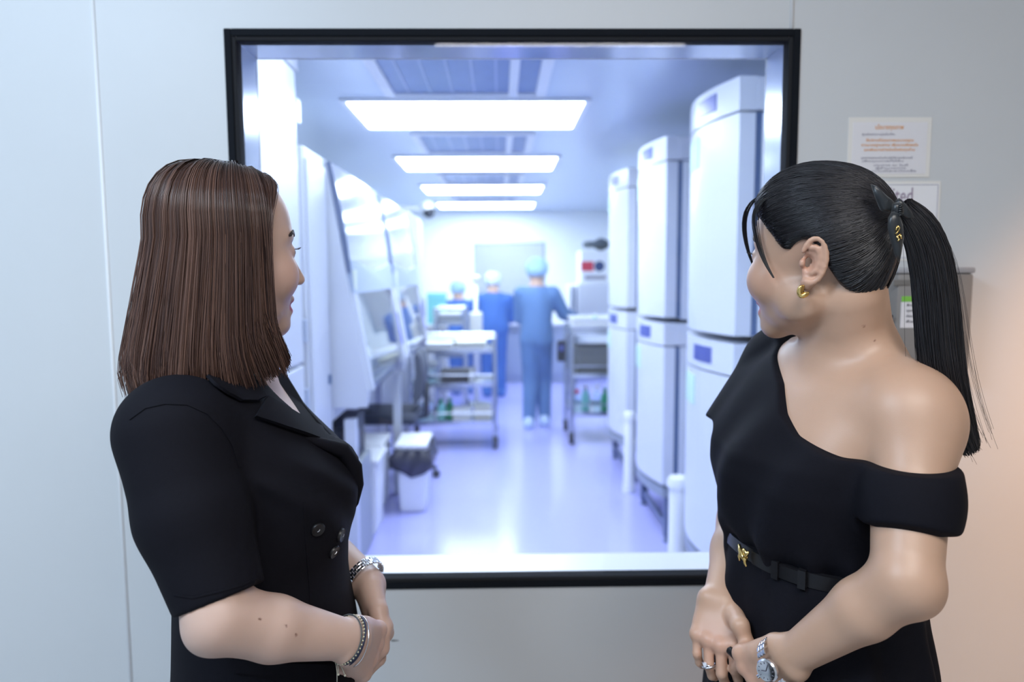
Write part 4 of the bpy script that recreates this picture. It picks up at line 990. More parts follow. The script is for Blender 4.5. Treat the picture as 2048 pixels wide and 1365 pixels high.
def on_surf(bv, px, py):
    d = Vector(ray(px, py)).normalized(); loc, nor, *_ = bv.ray_cast(Vector(CAMP), d)
    if loc is None: return None, None
    if nor.dot(d) > 0: nor = -nor
    return loc, nor
m_button = mat('black_button', (.006, .006, .008), .4)
for px, py in ((635, 1059), (681, 1071), (667, 1104)):
    loc, nor = on_surf(bvJ, px, py)
    if loc is None: continue
    b = BM(); add_lathe(b, loc-nor*.001, nor, [(.0090, 0), (.0095, .002), (.0085, .0042), (.0065, .0036), (.0001, .0034)], 20); bt = bobj('button', b, m_button, jkL, ang=45)
    b = BM(); t_ = nor.orthogonal().normalized(); add_tube(b, [loc+nor*.0036-t_*.002, loc+nor*.0042, loc+nor*.0036+t_*.002], .0007, 6); bobj('thread', b, m_silver, bt)
# trousers and shoes (below the frame)
b = BM()
for s in (-1, 1):
    c_ = oL+sdL*s*.085; add_tube(b, [(c_[0], c_[1], z) for z in (.76, .6, .4, .2, .05)], [.092, .082, .07, .062, .06], 20)
bobj('trousers', b, m_black, PL, True, 50)
for s in (-1, 1):
    c_ = oL+sdL*s*.085; b = BM(); add_box(b, (c_[0]-.07, c_[1]-.04, 0), (c_[0]+.17, c_[1]+.04, .065), .03, 4); bobj('shoe', b, m_leather, PL, ang=60)
# watch band (left wrist), bracelets (right wrist)
def ring_frame(p, axis, upv=(0, 0, 1)):
    t = Vector(axis).normalized(); u = (Vector(upv)-t*t.dot(Vector(upv))).normalized(); return t, u, t.cross(u)
t, u, s_ = ring_frame(None, k2-Wr2L+(Wr2L-El2L)*1.2); c = Vector(at(729, 1153, 1.05))
wb = bpy.data.objects.new('watch', None); COL.objects.link(wb); wb.parent = PL; wb.location = c-Vector(PL.location)
for row in range(3):
    b = BM()
    for k in range(26):
        a_ = 2*PI*(k+.5*(row % 2))/26; rr = .0290; q0 = c+t*(row-1)*.0048
        pos = q0+(u*math.cos(a_)+s_*math.sin(a_))*rr; M = Matrix((t, -u*math.sin(a_)+s_*math.cos(a_), u*math.cos(a_)+s_*math.sin(a_))).transposed()
        b2 = BM(); add_box(b2, (-.0022, -.0031, -.0013), (.0022, .0031, .0013), .0008, 2)
        for vv in b2.verts: vv.co = M @ vv.co+pos
        merge(b, b2)
    bobj('band_links', b, m_silver, wb)
t, u, s_ = ring_frame(None, (WrL-ElL)+(kR-WrL)*.5)
bc = Vector(WrL)-t*.006
m_cord = mat('grey_cord', (.06, .07, .075), .6); m_cord2 = mat('navy_cord', (.015, .02, .05), .6); m_bead = mat('seed_bead', (.55, .52, .36), .3, metal=.6)
for k, (dx, mm, tw, rw) in enumerate(((-.006, m_cord, .0010, .0290), (-.003, m_bead, .0014, .0294), (.001, m_cord2, .0012, .0296), (.004, m_cord2, .0011, .0298), (.009, m_silver, .0007, .0305))):
    b = BM(); N_ = 40; pts = [bc+t*(dx+.003*math.sin(2*PI*j/N_+k))+(u*math.cos(2*PI*j/N_)+s_*math.sin(2*PI*j/N_))*(rw-.0008) for j in range(N_+1)]
    if mm is m_bead:
        for p in pts[:-1]:
            b2 = BM(); bmesh.ops.create_icosphere(b2, subdivisions=1, radius=.0015)
            for vv in b2.verts: vv.co += p
            merge(b, b2)
    else: add_tube(b, pts, tw, 6, cap=False)
    br = bobj('bracelet', b, mm, PL, True)
    if k in (2, 4):
        for aa in ((2.0, 2.9) if k == 4 else (2.45,)):
            p = bc+t*(dx+.002)+(u*math.cos(aa)-s_*math.sin(aa))*(rw+.0005); b = BM(); bmesh.ops.create_icosphere(b, subdivisions=2, radius=.0026)
            for vv in b.verts: vv.co += p
            bobj('charm', b, m_silver, br, True)
b = BM()
for px0, px1, py1 in ((671, 674, 1368), (675, 690, 1352), (673, 677, 1350)):
    p0, p1 = Vector(at(px0, 1322, .845)), Vector(at(px1, py1, .845)); add_tube(b, [p0, p0.lerp(p1, .5)+Vector((.001, 0, 0)), p1], .0006, 6); add_lathe(b, p1, (0, 0, 1), [(.0005, -.0015), (.0016, 0), (.0005, .0015)], 8)
bobj('bracelet_tassel', b, mat('pale_cord', (.5, .5, .42), .6), PL, True)
b = BM(); pn = [at(470, 728, .93), at(482, 742, .945), at(494, 752, .96), at(505, 748, .985)]
add_tube(b, pn, .0006, 6); add_lathe(b, Vector(pn[2]), (0, 0, -1), [(.0004, -.001), (.003, .003), (.002, .007), (.0004, .009)], 10); bobj('necklace', b, m_silver, PL, True)

# hair of the left woman: a bob falling from a part, tips turned in
def bob_path(phi, t, grow=0.0, hem=0.0):
    """phi (N,) in radians from the forehead round the head, t (K,) 0..1 -> (N,K,3) head-local"""
    ph = phi[:, None]; tt = t[None, :]; dg0 = np.degrees(np.abs(ph)); ap = np.clip((dg0-40)/140, 0, 1)
    wq = np.clip((tt-.10)/.36, 0, 1); wq = wq*wq*(3-2*wq); dg = dg0+np.clip(70-dg0, 0, 99)*wq; ph = np.sign(ph)*np.radians(dg)
    rx = .074-.115*ap**.8; rz = .1055-np.where(rx > 0, 4.6, 2.6)*rx**2; ry = .004+0*ph
    a, bb = .0930+grow, .0850+grow
    ex, ey = -.004+a*np.cos(ph), bb*np.sin(ph)
    T1 = .44; s = np.clip(tt/T1, 0, 1)*PI/2; sn, cs = np.sin(s)**.92, np.cos(s)**.80
    zE = .012; x = rx+(ex-rx)*sn; y = ry+(ey-ry)*sn; z = zE+(rz+grow-zE)*cs
    d = np.clip((tt-T1)/(1-T1), 0, 1)
    zh = -.168+hem+.020*np.clip((100-dg)/30, 0, 1)
    flare = 1+(.30-.07*np.clip((110-dg)/40, 0, 1))*d**1.0; curl = 1-.085*np.clip((d-.80)/.20, 0, 1)**2
    cx = -.018*d
    xd = -.004+cx+(ex+.004)*flare*curl; yd = ey*flare*curl
    fk = np.clip((d-.62)/.38, 0, 1)**2*np.clip((118-dg)/34, 0, 1); xd = xd+.024*fk
    m_ = (tt > T1); x = np.where(m_, xd, x); y = np.where(m_, yd, y); z = np.where(m_, zE+(zh-zE)*d, z)
    # front locks run back along the temple before they fall
    return np.stack([x, y, z], -1)
K = 17; t_ = np.linspace(0, 1, K)
F0 = math.radians(46)
ph = np.concatenate([np.linspace(F0, PI, 60), np.linspace(-PI, -F0, 60)[1:]])
parts = []
G = bob_path(ph, np.linspace(0, .97, 30), -.004); G = hLh.w(G.reshape(-1, 3)); idx = np.arange(len(ph)*30).reshape(len(ph), 30)
q_ = np.stack([idx[:-1, :-1], idx[1:, :-1], idx[1:, 1:], idx[:-1, 1:]], -1).reshape(-1, 4); parts.append((G.astype(np.float32), q_, np.tile(np.array((.030, .016, .012)), (len(G), 1))))
N = 6400; ncl = 260
clp = np.sort(nrng.uniform(F0, 2*PI-F0, ncl)); which = nrng.integers(0, ncl, N)
phi = clp[which]+nrng.normal(0, .028, N); phi = np.clip(phi, F0-.05, 2*PI-F0+.05); phi = np.where(phi > PI, phi-2*PI, phi)
clump_hem = nrng.normal(0, .006, ncl); clump_g = nrng.normal(0, .0018, ncl)
P = np.empty((N, K, 3)); gr = nrng.uniform(-.003, .0035, N)+clump_g[which]; hm = clump_hem[which]+nrng.uniform(-.003, .012, N)
for a_ in range(0, N, 400):
    sl = slice(a_, a_+400); cphi = np.where(clp[which[sl]] > PI, clp[which[sl]]-2*PI, clp[which[sl]])
    dphi = (phi[sl]-cphi); dphi = (dphi+PI) % (2*PI)-PI
    for k in range(len(dphi)):
        pass
    P[sl] = np.concatenate([bob_path(np.array([cphi[k]+dphi[k]]), t_, gr[a_+k], hm[a_+k]) for k in range(len(cphi))])
# clumps gather to the tips, hairs wander a little
wob = nrng.normal(0, 1, (N, 1, 3))*np.array([.0016, .0016, .0]); wob2 = nrng.normal(0, 1, (ncl, 1, 3))[which]*np.array([.0028, .0028, 0])
tt = t_[None, :, None]; P = P+wob*np.sin(tt*PI*1.5+nrng.uniform(0, 6, (N, 1, 1)))*tt+wob2*tt**2
Pw = hLh.w(P.reshape(-1, 3)).reshape(N, K, 3)
tone = np.clip(nrng.normal(.45, .20, ncl)[which]+nrng.normal(0, .34, N), 0, 1.3)[:, None, None]
c0 = np.array((.034, .0165, .0145)); c1 = np.array((.165, .088, .064)); root = np.array((.016, .010, .009))
C = c0+(c1-c0)*tone*np.ones((1, K, 1)); rt = np.clip(1-(tt-.06)/.16, 0, 1); C = C+(root-C)*rt*.85
parts.append(strands(Pw, np.linspace(.00055, .00035, K)[None, :], C))
# flyaway hairs
M_ = 150; ph2 = nrng.uniform(F0, 2*PI-F0, M_); ph2 = np.where(ph2 > PI, ph2-2*PI, ph2); Pf = np.concatenate([bob_path(np.array([p]), t_, .003, nrng.uniform(0, .03)) for p in ph2])
out = Pf*np.array([1, 1, .3]); out /= np.linalg.norm(out, axis=2, keepdims=True); Pf = Pf+out*nrng.uniform(.001, .009, (M_, 1, 1))*np.sin(t_*PI*nrng.uniform(.7, 1.5, (M_, 1)))[..., None]
parts.append(strands(hLh.w(Pf.reshape(-1, 3)).reshape(M_, K, 3), np.full((1, K), .00022), np.tile(np.array((.10, .055, .045)), (M_, K, 1))))
hr = cat_mesh('hair', parts, m_hairL, PL); hr['label'] = 'shoulder-length brown bob with dark roots'

# ------------------------------------------------------------------ woman on the right
PR = thing('person', (.45, 1.0, 0), 'woman in a black one-shoulder dress with a black ponytail and a ribbon', 'person')
aR = math.radians(46); hR = Head((.429, .972, 1.478), (-math.cos(aR), math.sin(aR)), tilt=math.radians(-2), roll=math.radians(-3), sc=(.93, .97, 1.03))
fR = np.array([-.97, -.24]); fR /= np.linalg.norm(fR); oR = np.array([.452, 1.0]); lR = np.array([-fR[1], fR[0]])
secR = [(1.350, -.018, .050, .064), (1.335, -.016, .058, .090), (1.315, -.012, .066, .125), (1.295, -.008, .076, .148), (1.25, 0, .094, .156), (1.20, .010, .112, .152), (1.165, .012, .114, .148), (1.10, .004, .106, .138),
        (1.06, 0, .101, .134), (1.0, 0, .108, .146), (.92, -.003, .117, .160), (.82, -.005, .124, .170)]
ShR, ElR, WrR = at(1826, 845, .865), at(1812, 1162, .775), at(1580, 1316, .868)
Sh2R, El2R, Wr2R = at(1556, 752, 1.14), at(1492, 1040, 1.14), at(1438, 1204, 1.015)
v = Vol((.22, .66, .84), (.66, 1.26, 1.62), .0022)
v.loft(secR, oR, fR, .01, grow=-.006)
v.cone(hR.w((-.036, 0, -.06)), (.484, .985, 1.325), .044, .051, .03)
v.cone((.490, .985, 1.332), ShR+np.array([-.006, .02, .018]), .040, .036, .04); v.cone((.47, .99, 1.32), Sh2R, .042, .040, .04)     # trapezius
v.ell(ShR+np.array([0, .01, -.004]), (.050, .050, .054), .045); um = ShR*.5+ElR*.5
v.cone(ShR, um, .047, .0410, .015); v.cone(um, ElR, .0410, .0365, .01); v.ell(ElR+np.array([.010, -.002, -.010]), (.026, .028, .030), .015)
fm = ElR*.66+WrR*.34; v.cone(ElR, fm, .0365, .0350, .01); v.cone(fm, WrR, .0350, .0225, .01)
v.cone(Sh2R, El2R, .046, .038, .025); fm2 = El2R*.6+Wr2R*.4; v.cone(El2R, fm2, .038, .034, .02); v.cone(fm2, Wr2R, .034, .0225, .015); v.ell(at(1413, 1196, 1.015), (.010, .010, .012), .012)
# collar bones and the hollow above them
v.cone(at(1655, 790, .955), at(1785, 770, .89), .005, .005, .03)
kn2 = at(1430, 1288, .975)
hand(v, Wr2R, kn2, (.80, -.55, .05), (.25, .90, -.25), width=.066, curl_list=[(28, 48, 28), (24, 50, 28), (22, 50, 28), (20, 46, 25)], r=.0080, thumb=[at(1480, 1252, .95), at(1495, 1290, .94), at(1500, 1325, .94)])
kn1 = at(1502, 1346, .912)
hand(v, WrR, kn1, (.25, -.30, .90), (.25, .93, -.3), width=.064, curl_list=[(40, 55, 30), (45, 55, 30), (50, 55, 30), (55, 50, 30)], r=.0080, thumb=[at(1520, 1308, .90), at(1490, 1318, .925), at(1472, 1334, .945)])
build_head(v, hR, cheek=1.12, smile=.9); ear_lobe, earA = build_ear(v, hR, 1, -.019); build_ear(v, hR, -1, -.019)
molesR = [at(1727, 653, .9), at(1750, 681, .88)]
def extraR(V, C):
    for p in molesR:
        dd = np.hypot((V[:, 0]-p[0]*V[:, 1]/p[1]), ((V[:, 2]-CAM_H)-(p[2]-CAM_H)*V[:, 1]/p[1])); w = (1-smooth01(dd, .0010, .0018)); C = C+(np.array((.20, .09, .06))-C)*w[:, None]
    for c_ in (kn1, kn2):
        hw = np.exp(-(np.linalg.norm(V-c_, axis=1)/.035)**2); C = C+(np.array((.58, .28, .21))-C)*(hw*.35)[:, None]
    return C
bodyR = vol_obj('body', v, m_skinR, PR, 2, skin_cols((.49, .310, .215), (.48, .15, .15), (.60, .27, .21), hR, extraR)); del v
face_parts(hR, bodyR, PR)

# dress: draped top (neckline runs from the far shoulder down to a band on the near arm) and skirt
def neck_z(s): return np.interp(s, [-.25, -.105, -.092, -.05, 0, .035, .07, .125, .30], [1.48, 1.44, 1.362, 1.328, 1.296, 1.262, 1.240, 1.2235, 1.2225])
v = Vol((.22, .66, 1.02), (.66, 1.28, 1.44), .0026)
def foldR(u, w, Z):
    fr = np.clip(u*1.2+.5, 0, 1)
    drape = .0048*np.sin(w*8.5-(Z-1.1)*26+u*1.5)*np.clip((1.30-Z)/.08, 0, 1)
    gath = .0050*np.sin(np.arctan2(w, u)*15)*np.exp(-((Z-1.062)/.030)**2)
    return (drape+gath)*fr
topsec = [(1.352, -.018, .050, .066), (1.335, -.016, .060, .094), (1.315, -.012, .068, .130), (1.295, -.008, .078, .152), (1.25, 0, .097, .158), (1.20, .011, .116, .154), (1.165, .013, .119, .152), (1.12, .010, .116, .148), (1.085, .006, .112, .145), (1.06, 0, .103, .136), (1.035, 0, .104, .138)]
v.loft(topsec, oR, fR, .01, grow=.003, fold=foldR)
b0, b1 = at(1827, 905, .835), at(1820, 1056, .802)
v.cone(b0, b1, .0490, .0465, .02, cutq=True)
v.cone(at(1700, 1000, .93), b0*.35+b1*.65, .04, .045, .03)
c0_, c1_ = at(1570, 728, 1.13), at(1484, 868, 1.125)
v.cone(c0_, c1_, .055, .058, .03, cutq=True)
v.cone(at(1600, 690, 1.08), c0_, .035, .05, .03)
def necut(X, Y, Z):
    s = (X-oR[0])*lR[0]+(Y-oR[1])*lR[1]; return (neck_z(s).astype(np.float32)-Z)*.8
v.put(necut, (.22, .66, 1.0), (.66, 1.28, 1.44), .003, '-')
v.put(lambda X, Y, Z: (b1[2]-.0-Z)*-1.0+0*X+0*Y if False else np.maximum(Z-(b1[2]+.001), (.755 - X*0 - 1.0*0)*0+ -( (X-oR[0])*lR[0]+(Y-oR[1])*lR[1]-.150)), (.40, .66, 1.02), (.66, .95, 1.16), .002, '-')
topR = vol_obj('dress_top', v, m_black, PR, 3); del v
v = Vol((.20, .74, .36), (.72, 1.28, 1.08), .004)
sksec = [(1.062, 0, .102, .135), (1.03, 0, .107, .143), (.98, 0, .112, .15), (.92, -.004, .119, .162), (.82, -.006, .128, .174), (.6, -.006, .145, .19), (.38, -.006, .16, .205)]
def foldS(u, w, Z):
    an = np.arctan2(w, u); return (.0065*np.sin(an*9+.6)+.003*np.sin(an*17+Z*3))*np.clip((1.055-Z)/.10, 0, 1)
v.loft(sksec, oR, fR, .01, fold=foldS, grow=.007)
skR = vol_obj('skirt', v, m_black, PR, 2); del v
for s in (-1, 1):
    c_ = oR+lR*s*.075; b = BM(); add_tube(b, [(c_[0], c_[1], z) for z in (.42, .33, .2, .08, .04)], [.05, .052, .042, .032, .034], 16); bobj('leg', b, m_skinR_plain if False else mat('skin_plain', (.60, .395, .29), .45), PR, True)
    b = BM(); add_box(b, (c_[0]-.17, c_[1]-.038, 0), (c_[0]+.06, c_[1]+.038, .06), .028, 4); bobj('shoe', b, m_leather, PR, ang=60)
# belt
def wpt(a, grow, z):
    e = 2.3; c_, s_ = math.cos(a), math.sin(a); k = (abs(c_)**e+abs(s_)**e)**(-1/e); p = oR+fR*(.105+grow)*c_*k+lR*(.138+grow)*s_*k; return Vector((p[0], p[1], z))
bz = 1.060
def belt_piece(a0, a1, z0, z1, g0, g1, nm, m, par):
    n = max(2, int(abs(a1-a0)/.06)); b = BM(); rows = []
    for j in range(n+1):
        a = a0+(a1-a0)*j/n; rows.append([b.verts.new(wpt(a, g, z)) for g, z in ((g0, z0), (g1, z0+.001), (g1, z1-.001), (g0, z1))])
    for r0_, r1_ in zip(rows, rows[1:]):
        for j in range(4): b.faces.new((r0_[j], r0_[(j+1) % 4], r1_[(j+1) % 4], r1_[j]))
    b.faces.new(rows[0][::-1]); b.faces.new(rows[-1]); return bobj(nm, b, m, par, ang=40)
belt = belt_piece(0, 2*PI-.001, bz-.0105, bz+.0105, .001, .0075, 'belt', m_leather, PR)
belt_piece(.10, .62, bz-.0098, bz+.0098, .007, .0105, 'belt_end', m_leather, belt)
for a in (.40, .66): belt_piece(a-.035, a+.035, bz-.013, bz+.013, .006, .0135, 'belt_loop', m_leather, belt)
b = BM(); bc_ = wpt(.02, .013, bz); tn = (wpt(.10, .013, bz)-wpt(-.06, .013, bz)).normalized(); on = Vector((fR[0], fR[1], 0)); upz = Vector((0, 0, 1))
def bp(a, o, z): return bc_+tn*a+on*o+upz*z
for pts, rr in (([bp(-.012, .002, .010), bp(-.006, .004, .004), bp(.001, .004, -.002), bp(.008, .004, -.006)], [.0022, .0034, .0042, .003]), ([bp(-.004, .004, .002), bp(-.008, .004, -.006), bp(-.006, .004, -.011)], [.003, .0022, .0016]), ([bp(.004, .004, -.002), bp(.010, .004, .004), bp(.013, .003, .009)], [.003, .002, .0014]), ([bp(.006, .004, -.004), bp(.006, .004, -.010), bp(.010, .004, -.013)], [.0026, .002, .0014])): add_tube(b, pts, rr, 8)
add_lathe(b, bp(0, .0, 0), on, [(.008, 0), (.009, .002), (.006, .004)], 16); bobj('buckle', b, m_gold, belt, True)
# watch on the left wrist
t, u, s_ = ring_frame(None, WrR-ElR, (0, -.75, .65)); c = Vector(at(1562, 1325, .872))
wr_ = bpy.data.objects.new('watch', None); COL.objects.link(wr_); wr_.parent = PR; wr_.location = c-Vector(PR.location)
for row in range(3):
    b = BM()
    for k in range(24):
        a_ = 2*PI*(k+.5)/24
        if math.cos(a_) > .88: continue
        rr = .0310; pos = c+t*(row-1)*.0046+(u*math.cos(a_)+s_*math.sin(a_))*rr; M = Matrix((t, -u*math.sin(a_)+s_*math.cos(a_), u*math.cos(a_)+s_*math.sin(a_))).transposed(); b2 = BM(); add_box(b2, (-.0021, -.0031, -.0012), (.0021, .0031, .0012), .0006, 2)
        for vv in b2.verts: vv.co = M @ vv.co+pos
        merge(b, b2)
    bobj('band_links', b, m_silver, wr_)
wc = c+u*.0300
b = BM(); add_lathe(b, wc, u, [(.0130, 0), (.0142, .002), (.0142, .0055), (.0125, .0075), (.0115, .0070)], 32); wcase = bobj('watch_case', b, m_silver, wr_, ang=40)
b = BM(); add_lathe(b, wc+u*.0062, u, [(.0118, 0), (.0118, .0006)], 32); dl = bobj('dial', b, mat('watch_dial', (.72, .74, .80), .35), wcase)
b = BM()
for k in range(12):
    a_ = 2*PI*k/12; d_ = t*math.cos(a_)+s_*math.sin(a_); add_tube(b, [wc+u*.0072+d_*.0085, wc+u*.0072+d_*.0105], .0005, 5)
for a_, L_ in ((.6, .006), (2.6, .0085)): add_tube(b, [wc+u*.0076, wc+u*.0076+(t*math.cos(a_)+s_*math.sin(a_))*L_], .0005, 5)
bobj('dial_marks', b, m_dark, wcase)
b = BM(); add_lathe(b, wc+u*.0035+t*.0140, t, [(.0022, 0), (.0024, .0035)], 10); bobj('crown', b, m_silver, wcase)
# rings
bvR = bvh_of(bodyR)
for (px, py), gem in (((1412, 1330), True), ((1425, 1334), False)):
    loc, nor = on_surf(bvR, px, py)
    if loc is None: continue
    ax_ = Vector((.05, .12, -1)).normalized(); cc = loc-nor*.0078; uu = nor; ww = ax_.cross(uu).normalized()
    b = BM(); add_tube(b, [cc+(uu*math.cos(2*PI*j/24)+ww*math.sin(2*PI*j/24))*.0088 for j in range(25)], .0011 if gem else .0016, 8, cap=False)
    rg = bobj('ring', b, m_silver, PR, True)
    if gem:
        b = BM(); add_lathe(b, cc+uu*.0088, uu, [(.0012, 0), (.0034, .0022), (.0026, .0034)], 8); bobj('gemstone', b, mat('gemstone', (.9, .92, .98), .05, metal=.6), rg)
# earring
b = BM(); el = Vector(ear_lobe); fa, oa, ua = (Vector(earA[i]) for i in range(3))
for j, (r_, off_) in enumerate(((.0034, -.0026), (.0038, 0), (.0034, .0026))):
    pts = [el+oa*.003+ua*.002+(fa*math.cos(th)*.0042*1.0+ua*math.sin(th)*.0068)+oa*off_*1.2+fa*off_*.4 for th in np.linspace(-PI*.95, PI*.35, 14)]
    add_tube(b, pts, [.0008]+[r_*(.5+.5*math.sin(PI*k/13)) for k in range(1, 13)]+[.0008], 10)
bobj('earring', b, m_gold, PR, True)

# hair of the right woman, drawn back to a ponytail
hc = np.array([-.010, 0, .024]); hrr = np.array([.096, .080, .086])
def hairline(x): return np.interp(x, [-.13, -.085, -.06, -.048, -.038, -.028, -.012, .0, .010, .022, .040, .058, .074, .088, .10], [-.074, -.068, -.058, -.044, -.022, .004, .016, .012, .004, .006, .026, .044, .058, .070, .085])
v = Vol(hR.o-.15, hR.o+.15, .002)
v.ell(hR.w(hc), hrr*hR.v, .01, '+', hR.A); v.ell(hR.w((.016, 0, .050)), np.array((.072, .072, .060))*hR.v, .015, '+', hR.A); v.ell(hR.w((-.050, 0, -.014)), np.array((.044, .058, .056))*hR.v, .02, '+', hR.A)
def hcut(X, Y, Z):
    sh = np.broadcast_shapes(X.shape, Y.shape, Z.shape); V = np.stack([np.broadcast_to(a_, sh).ravel() for a_ in (X, Y, Z)], 1); L = hR.loc(V); return ((L[:, 2]-hairline(L[:, 0]))*.7).reshape(sh)
v.put(hcut, hR.o-.15, hR.o+.15, .008, '-') if False else None
def hkeep(X, Y, Z): return -hcut(X, Y, Z)
v.put(hkeep, hR.o-.15, hR.o+.15, .010, '*')
v.ell(hR.w((-.010, .078, -.016)), (.024, .022, .034), .006, '-', hR.A)
V_, Q_, T_ = v.mesh('cap'); V_ = relax(V_, Q_, 2); del v
partsR = [(V_.astype(np.float32), Q_, np.tile(np.array((.006, .006, .008)), (len(V_), 1)))]
nbv = len(V_); me_b = bodyR.data; off_b = wpos(bodyR)
capbv = BVHTree.FromPolygons([Vector(p) for p in V_], [list(map(int, f)) for f in Q_])
bodbv = bvh_of(bodyR)
tieL = np.array([-.112, .004, .048])
Nr, Kr = 3600, 18; tr = np.linspace(0, 1, Kr)
xs = nrng.uniform(-.085, .078, Nr); sgn = np.where(nrng.random(Nr) < .78, 1, -1)
# starting points: along the hairline and scattered above it
zl = hairline(xs)+np.abs(nrng.normal(0, .022, Nr))*(nrng.random(Nr) < .7)-nrng.uniform(-.002, .006, Nr)*np.where((xs > -.045) & (xs < .016), -.6, 1.0)
ctr = hc; d0 = np.stack([xs-ctr[0], np.zeros(Nr), zl-ctr[2]], 1)
yy = np.sqrt(np.clip(1-(d0[:, 0]/hrr[0])**2-(d0[:, 2]/hrr[2])**2, .02, 1))*hrr[1]*sgn; d0[:, 1] = yy
d1 = tieL-ctr+nrng.normal(0, .006, (Nr, 3)); 
u0 = d0/np.linalg.norm(d0, axis=1, keepdims=True); u1 = d1/np.linalg.norm(d1, axis=1, keepdims=True)
om = np.arccos(np.clip((u0*u1).sum(1), -1, .999))[:, None, None]; tt = tr[None, :, None]
D = (np.sin((1-tt)*om)*u0[:, None]+np.sin(tt*om)*u1[:, None])/np.sin(om)
sag = -.10*np.sin(tt*PI)*np.clip((.05-zl)/.08, 0, 1)[:, None, None]; D = D+np.array([0, 0, 1])*sag; D /= np.linalg.norm(D, axis=2, keepdims=True)
Pc = np.empty((Nr, Kr, 3)); oc = Vector(hR.w(ctr)); offs = nrng.uniform(.0, .0022, Nr)
Dw = D @ hR.A
for i_ in range(Nr):
    last = None
    for k in range(Kr):
        d_ = Vector(Dw[i_, k]); loc, nor, *_ = capbv.ray_cast(oc+d_*.25, -d_)
        if loc is None:
            loc, nor, *_ = bodbv.ray_cast(oc+d_*.125, -d_)
            if loc is None or (loc-oc).length > .118: loc = oc+d_*(last or .085)
        r_ = (loc-oc).length
        if last is not None and r_ < last-.012: r_ = last-.012
        last = r_; Pc[i_, k] = oc+d_*(r_+offs[i_])
toneR = np.clip(nrng.normal(.4, .3, Nr), 0, 1)[:, None, None]*np.ones((1, Kr, 1)); cR0, cR1 = np.array((.006, .006, .008)), np.array((.022, .020, .024))
partsR.append(strands(Pc, np.concatenate([[.00018, .00035], np.full(Kr-2, .0005)])[None, :], cR0+(cR1-cR0)*toneR))
bangs = []
for pts, n_ in (([(1545, 388, .985), (1512, 392, 1.0), (1490, 418, 1.03), (1486, 460, 1.04), (1497, 510, 1.04), (1512, 545, 1.03)], 26), ([(1558, 392, .955), (1524, 396, .96), (1504, 425, .965), (1511, 470, .96), (1524, 520, .95), (1547, 556, .935)], 44), ([(1560, 388, .965), (1535, 392, .975), (1518, 405, .985), (1520, 440, .985), (1530, 480, .98)], 30)):
    base = np.array([at(*p) for p in pts]); tb = np.linspace(0, 1, len(pts)); tk = np.linspace(0, 1, Kr)
    cur = np.stack([np.interp(tk, tb, base[:, j]) for j in range(3)], 1)
    for _ in range(6): cur[1:-1] = cur[1:-1]*.5+(cur[2:]+cur[:-2])*.25
    for j in range(n_):
        sp = nrng.normal(0, .0022, 3)*np.array([1, 1, .4]); bangs.append(cur+sp*(np.sin(tk*PI)*.8+.35)[:, None]*(1-.45*tk)[:, None])
bangs = np.array(bangs); partsR.append(strands(bangs, np.linspace(.0005, .0003, Kr)[None, :], np.tile(cR0*1.2, (len(bangs), Kr, 1))))
hair2 = cat_mesh('hair', partsR, m_hairR, PR)
# ponytail
pp = [hR.w(tieL), at(1812, 426, .895), at(1842, 452, .89), at(1868, 520, .885), at(1874, 620, .88), at(1878, 720, .875), at(1898, 800, .875), at(1920, 860, .88), at(1944, 905, .885)]
pr = [.012, .016, .022, .026, .027, .027, .024, .019, .011]
Np, Kp = 2600, 20; tk = np.linspace(0, 1, Kp); tb = np.linspace(0, 1, len(pp)); base = np.array(pp)
ctrl = np.stack([np.interp(tk, tb, base[:, j]) for j in range(3)], 1); rad = np.interp(tk, tb, pr)
for _ in range(5): ctrl[1:-1] = ctrl[1:-1]*.5+(ctrl[2:]+ctrl[:-2])*.25
tg = np.gradient(ctrl, axis=0); tg /= np.linalg.norm(tg, axis=1, keepdims=True)
sdv = np.cross(tg, np.array([0, 1.0, 0])); sdv /= np.linalg.norm(sdv, axis=1, keepdims=True); dpv = np.cross(tg, sdv)
ang_ = nrng.uniform(0, 2*PI, Np); rr_ = np.sqrt(nrng.uniform(.35, 1, Np)); ln = 1-np.abs(nrng.normal(0, .11, Np)); ln = np.clip(ln, .6, 1)
tke = tk[None, :]*ln[:, None]
def samp(arr): return np.stack([np.interp(tke.ravel(), tk, arr[:, j]) for j in range(3)], 1).reshape(Np, Kp, 3)
rdd = np.interp(tke.ravel(), tk, rad).reshape(Np, Kp, 1)*rr_[:, None, None]; an2 = ang_[:, None, None]+.25*tke[..., None]*nrng.normal(0, 1, (Np, 1, 1))
Pp = samp(ctrl)+samp(sdv)*rdd*np.cos(an2)+samp(dpv)*rdd*.62*np.sin(an2)
Pp += nrng.normal(0, .0012, (Np, 1, 3))*np.sin(tke*5+nrng.uniform(0, 6, (Np, 1)))[..., None]
toneP = np.clip(nrng.normal(.35, .3, Np), 0, 1)[:, None, None]*np.ones((1, Kp, 1))
pts_ = [strands(Pp, np.linspace(.0006, .0004, Kp)[None, :], cR0+(cR1-cR0)*toneP)]
nf = 70; fi = nrng.integers(0, Np, nf); Pf = Pp[fi]+(nrng.normal(0, .008, (nf, 1, 3))*np.array([1, .4, .6])+np.array([.004, 0, 0]))*(np.clip(tk-.12, 0, 1)[None, :, None])*1.6
pts_.append(strands(Pf, np.full((1, Kp), .00022), np.tile(cR1, (nf, Kp, 1))))
b = BM(); add_tube(b, [Vector(p) for p in ctrl], [max(r_*.62*min(1, (1-k_/Kp)/.30), .0008) for k_, r_ in enumerate(rad)], 14); me_ = bpy.data.meshes.new('x'); bmesh.ops.triangulate(b, faces=[f for f in b.faces if len(f.verts) > 4]); bmesh.ops.dissolve_degenerate(b, dist=1e-6, edges=b.edges[:])
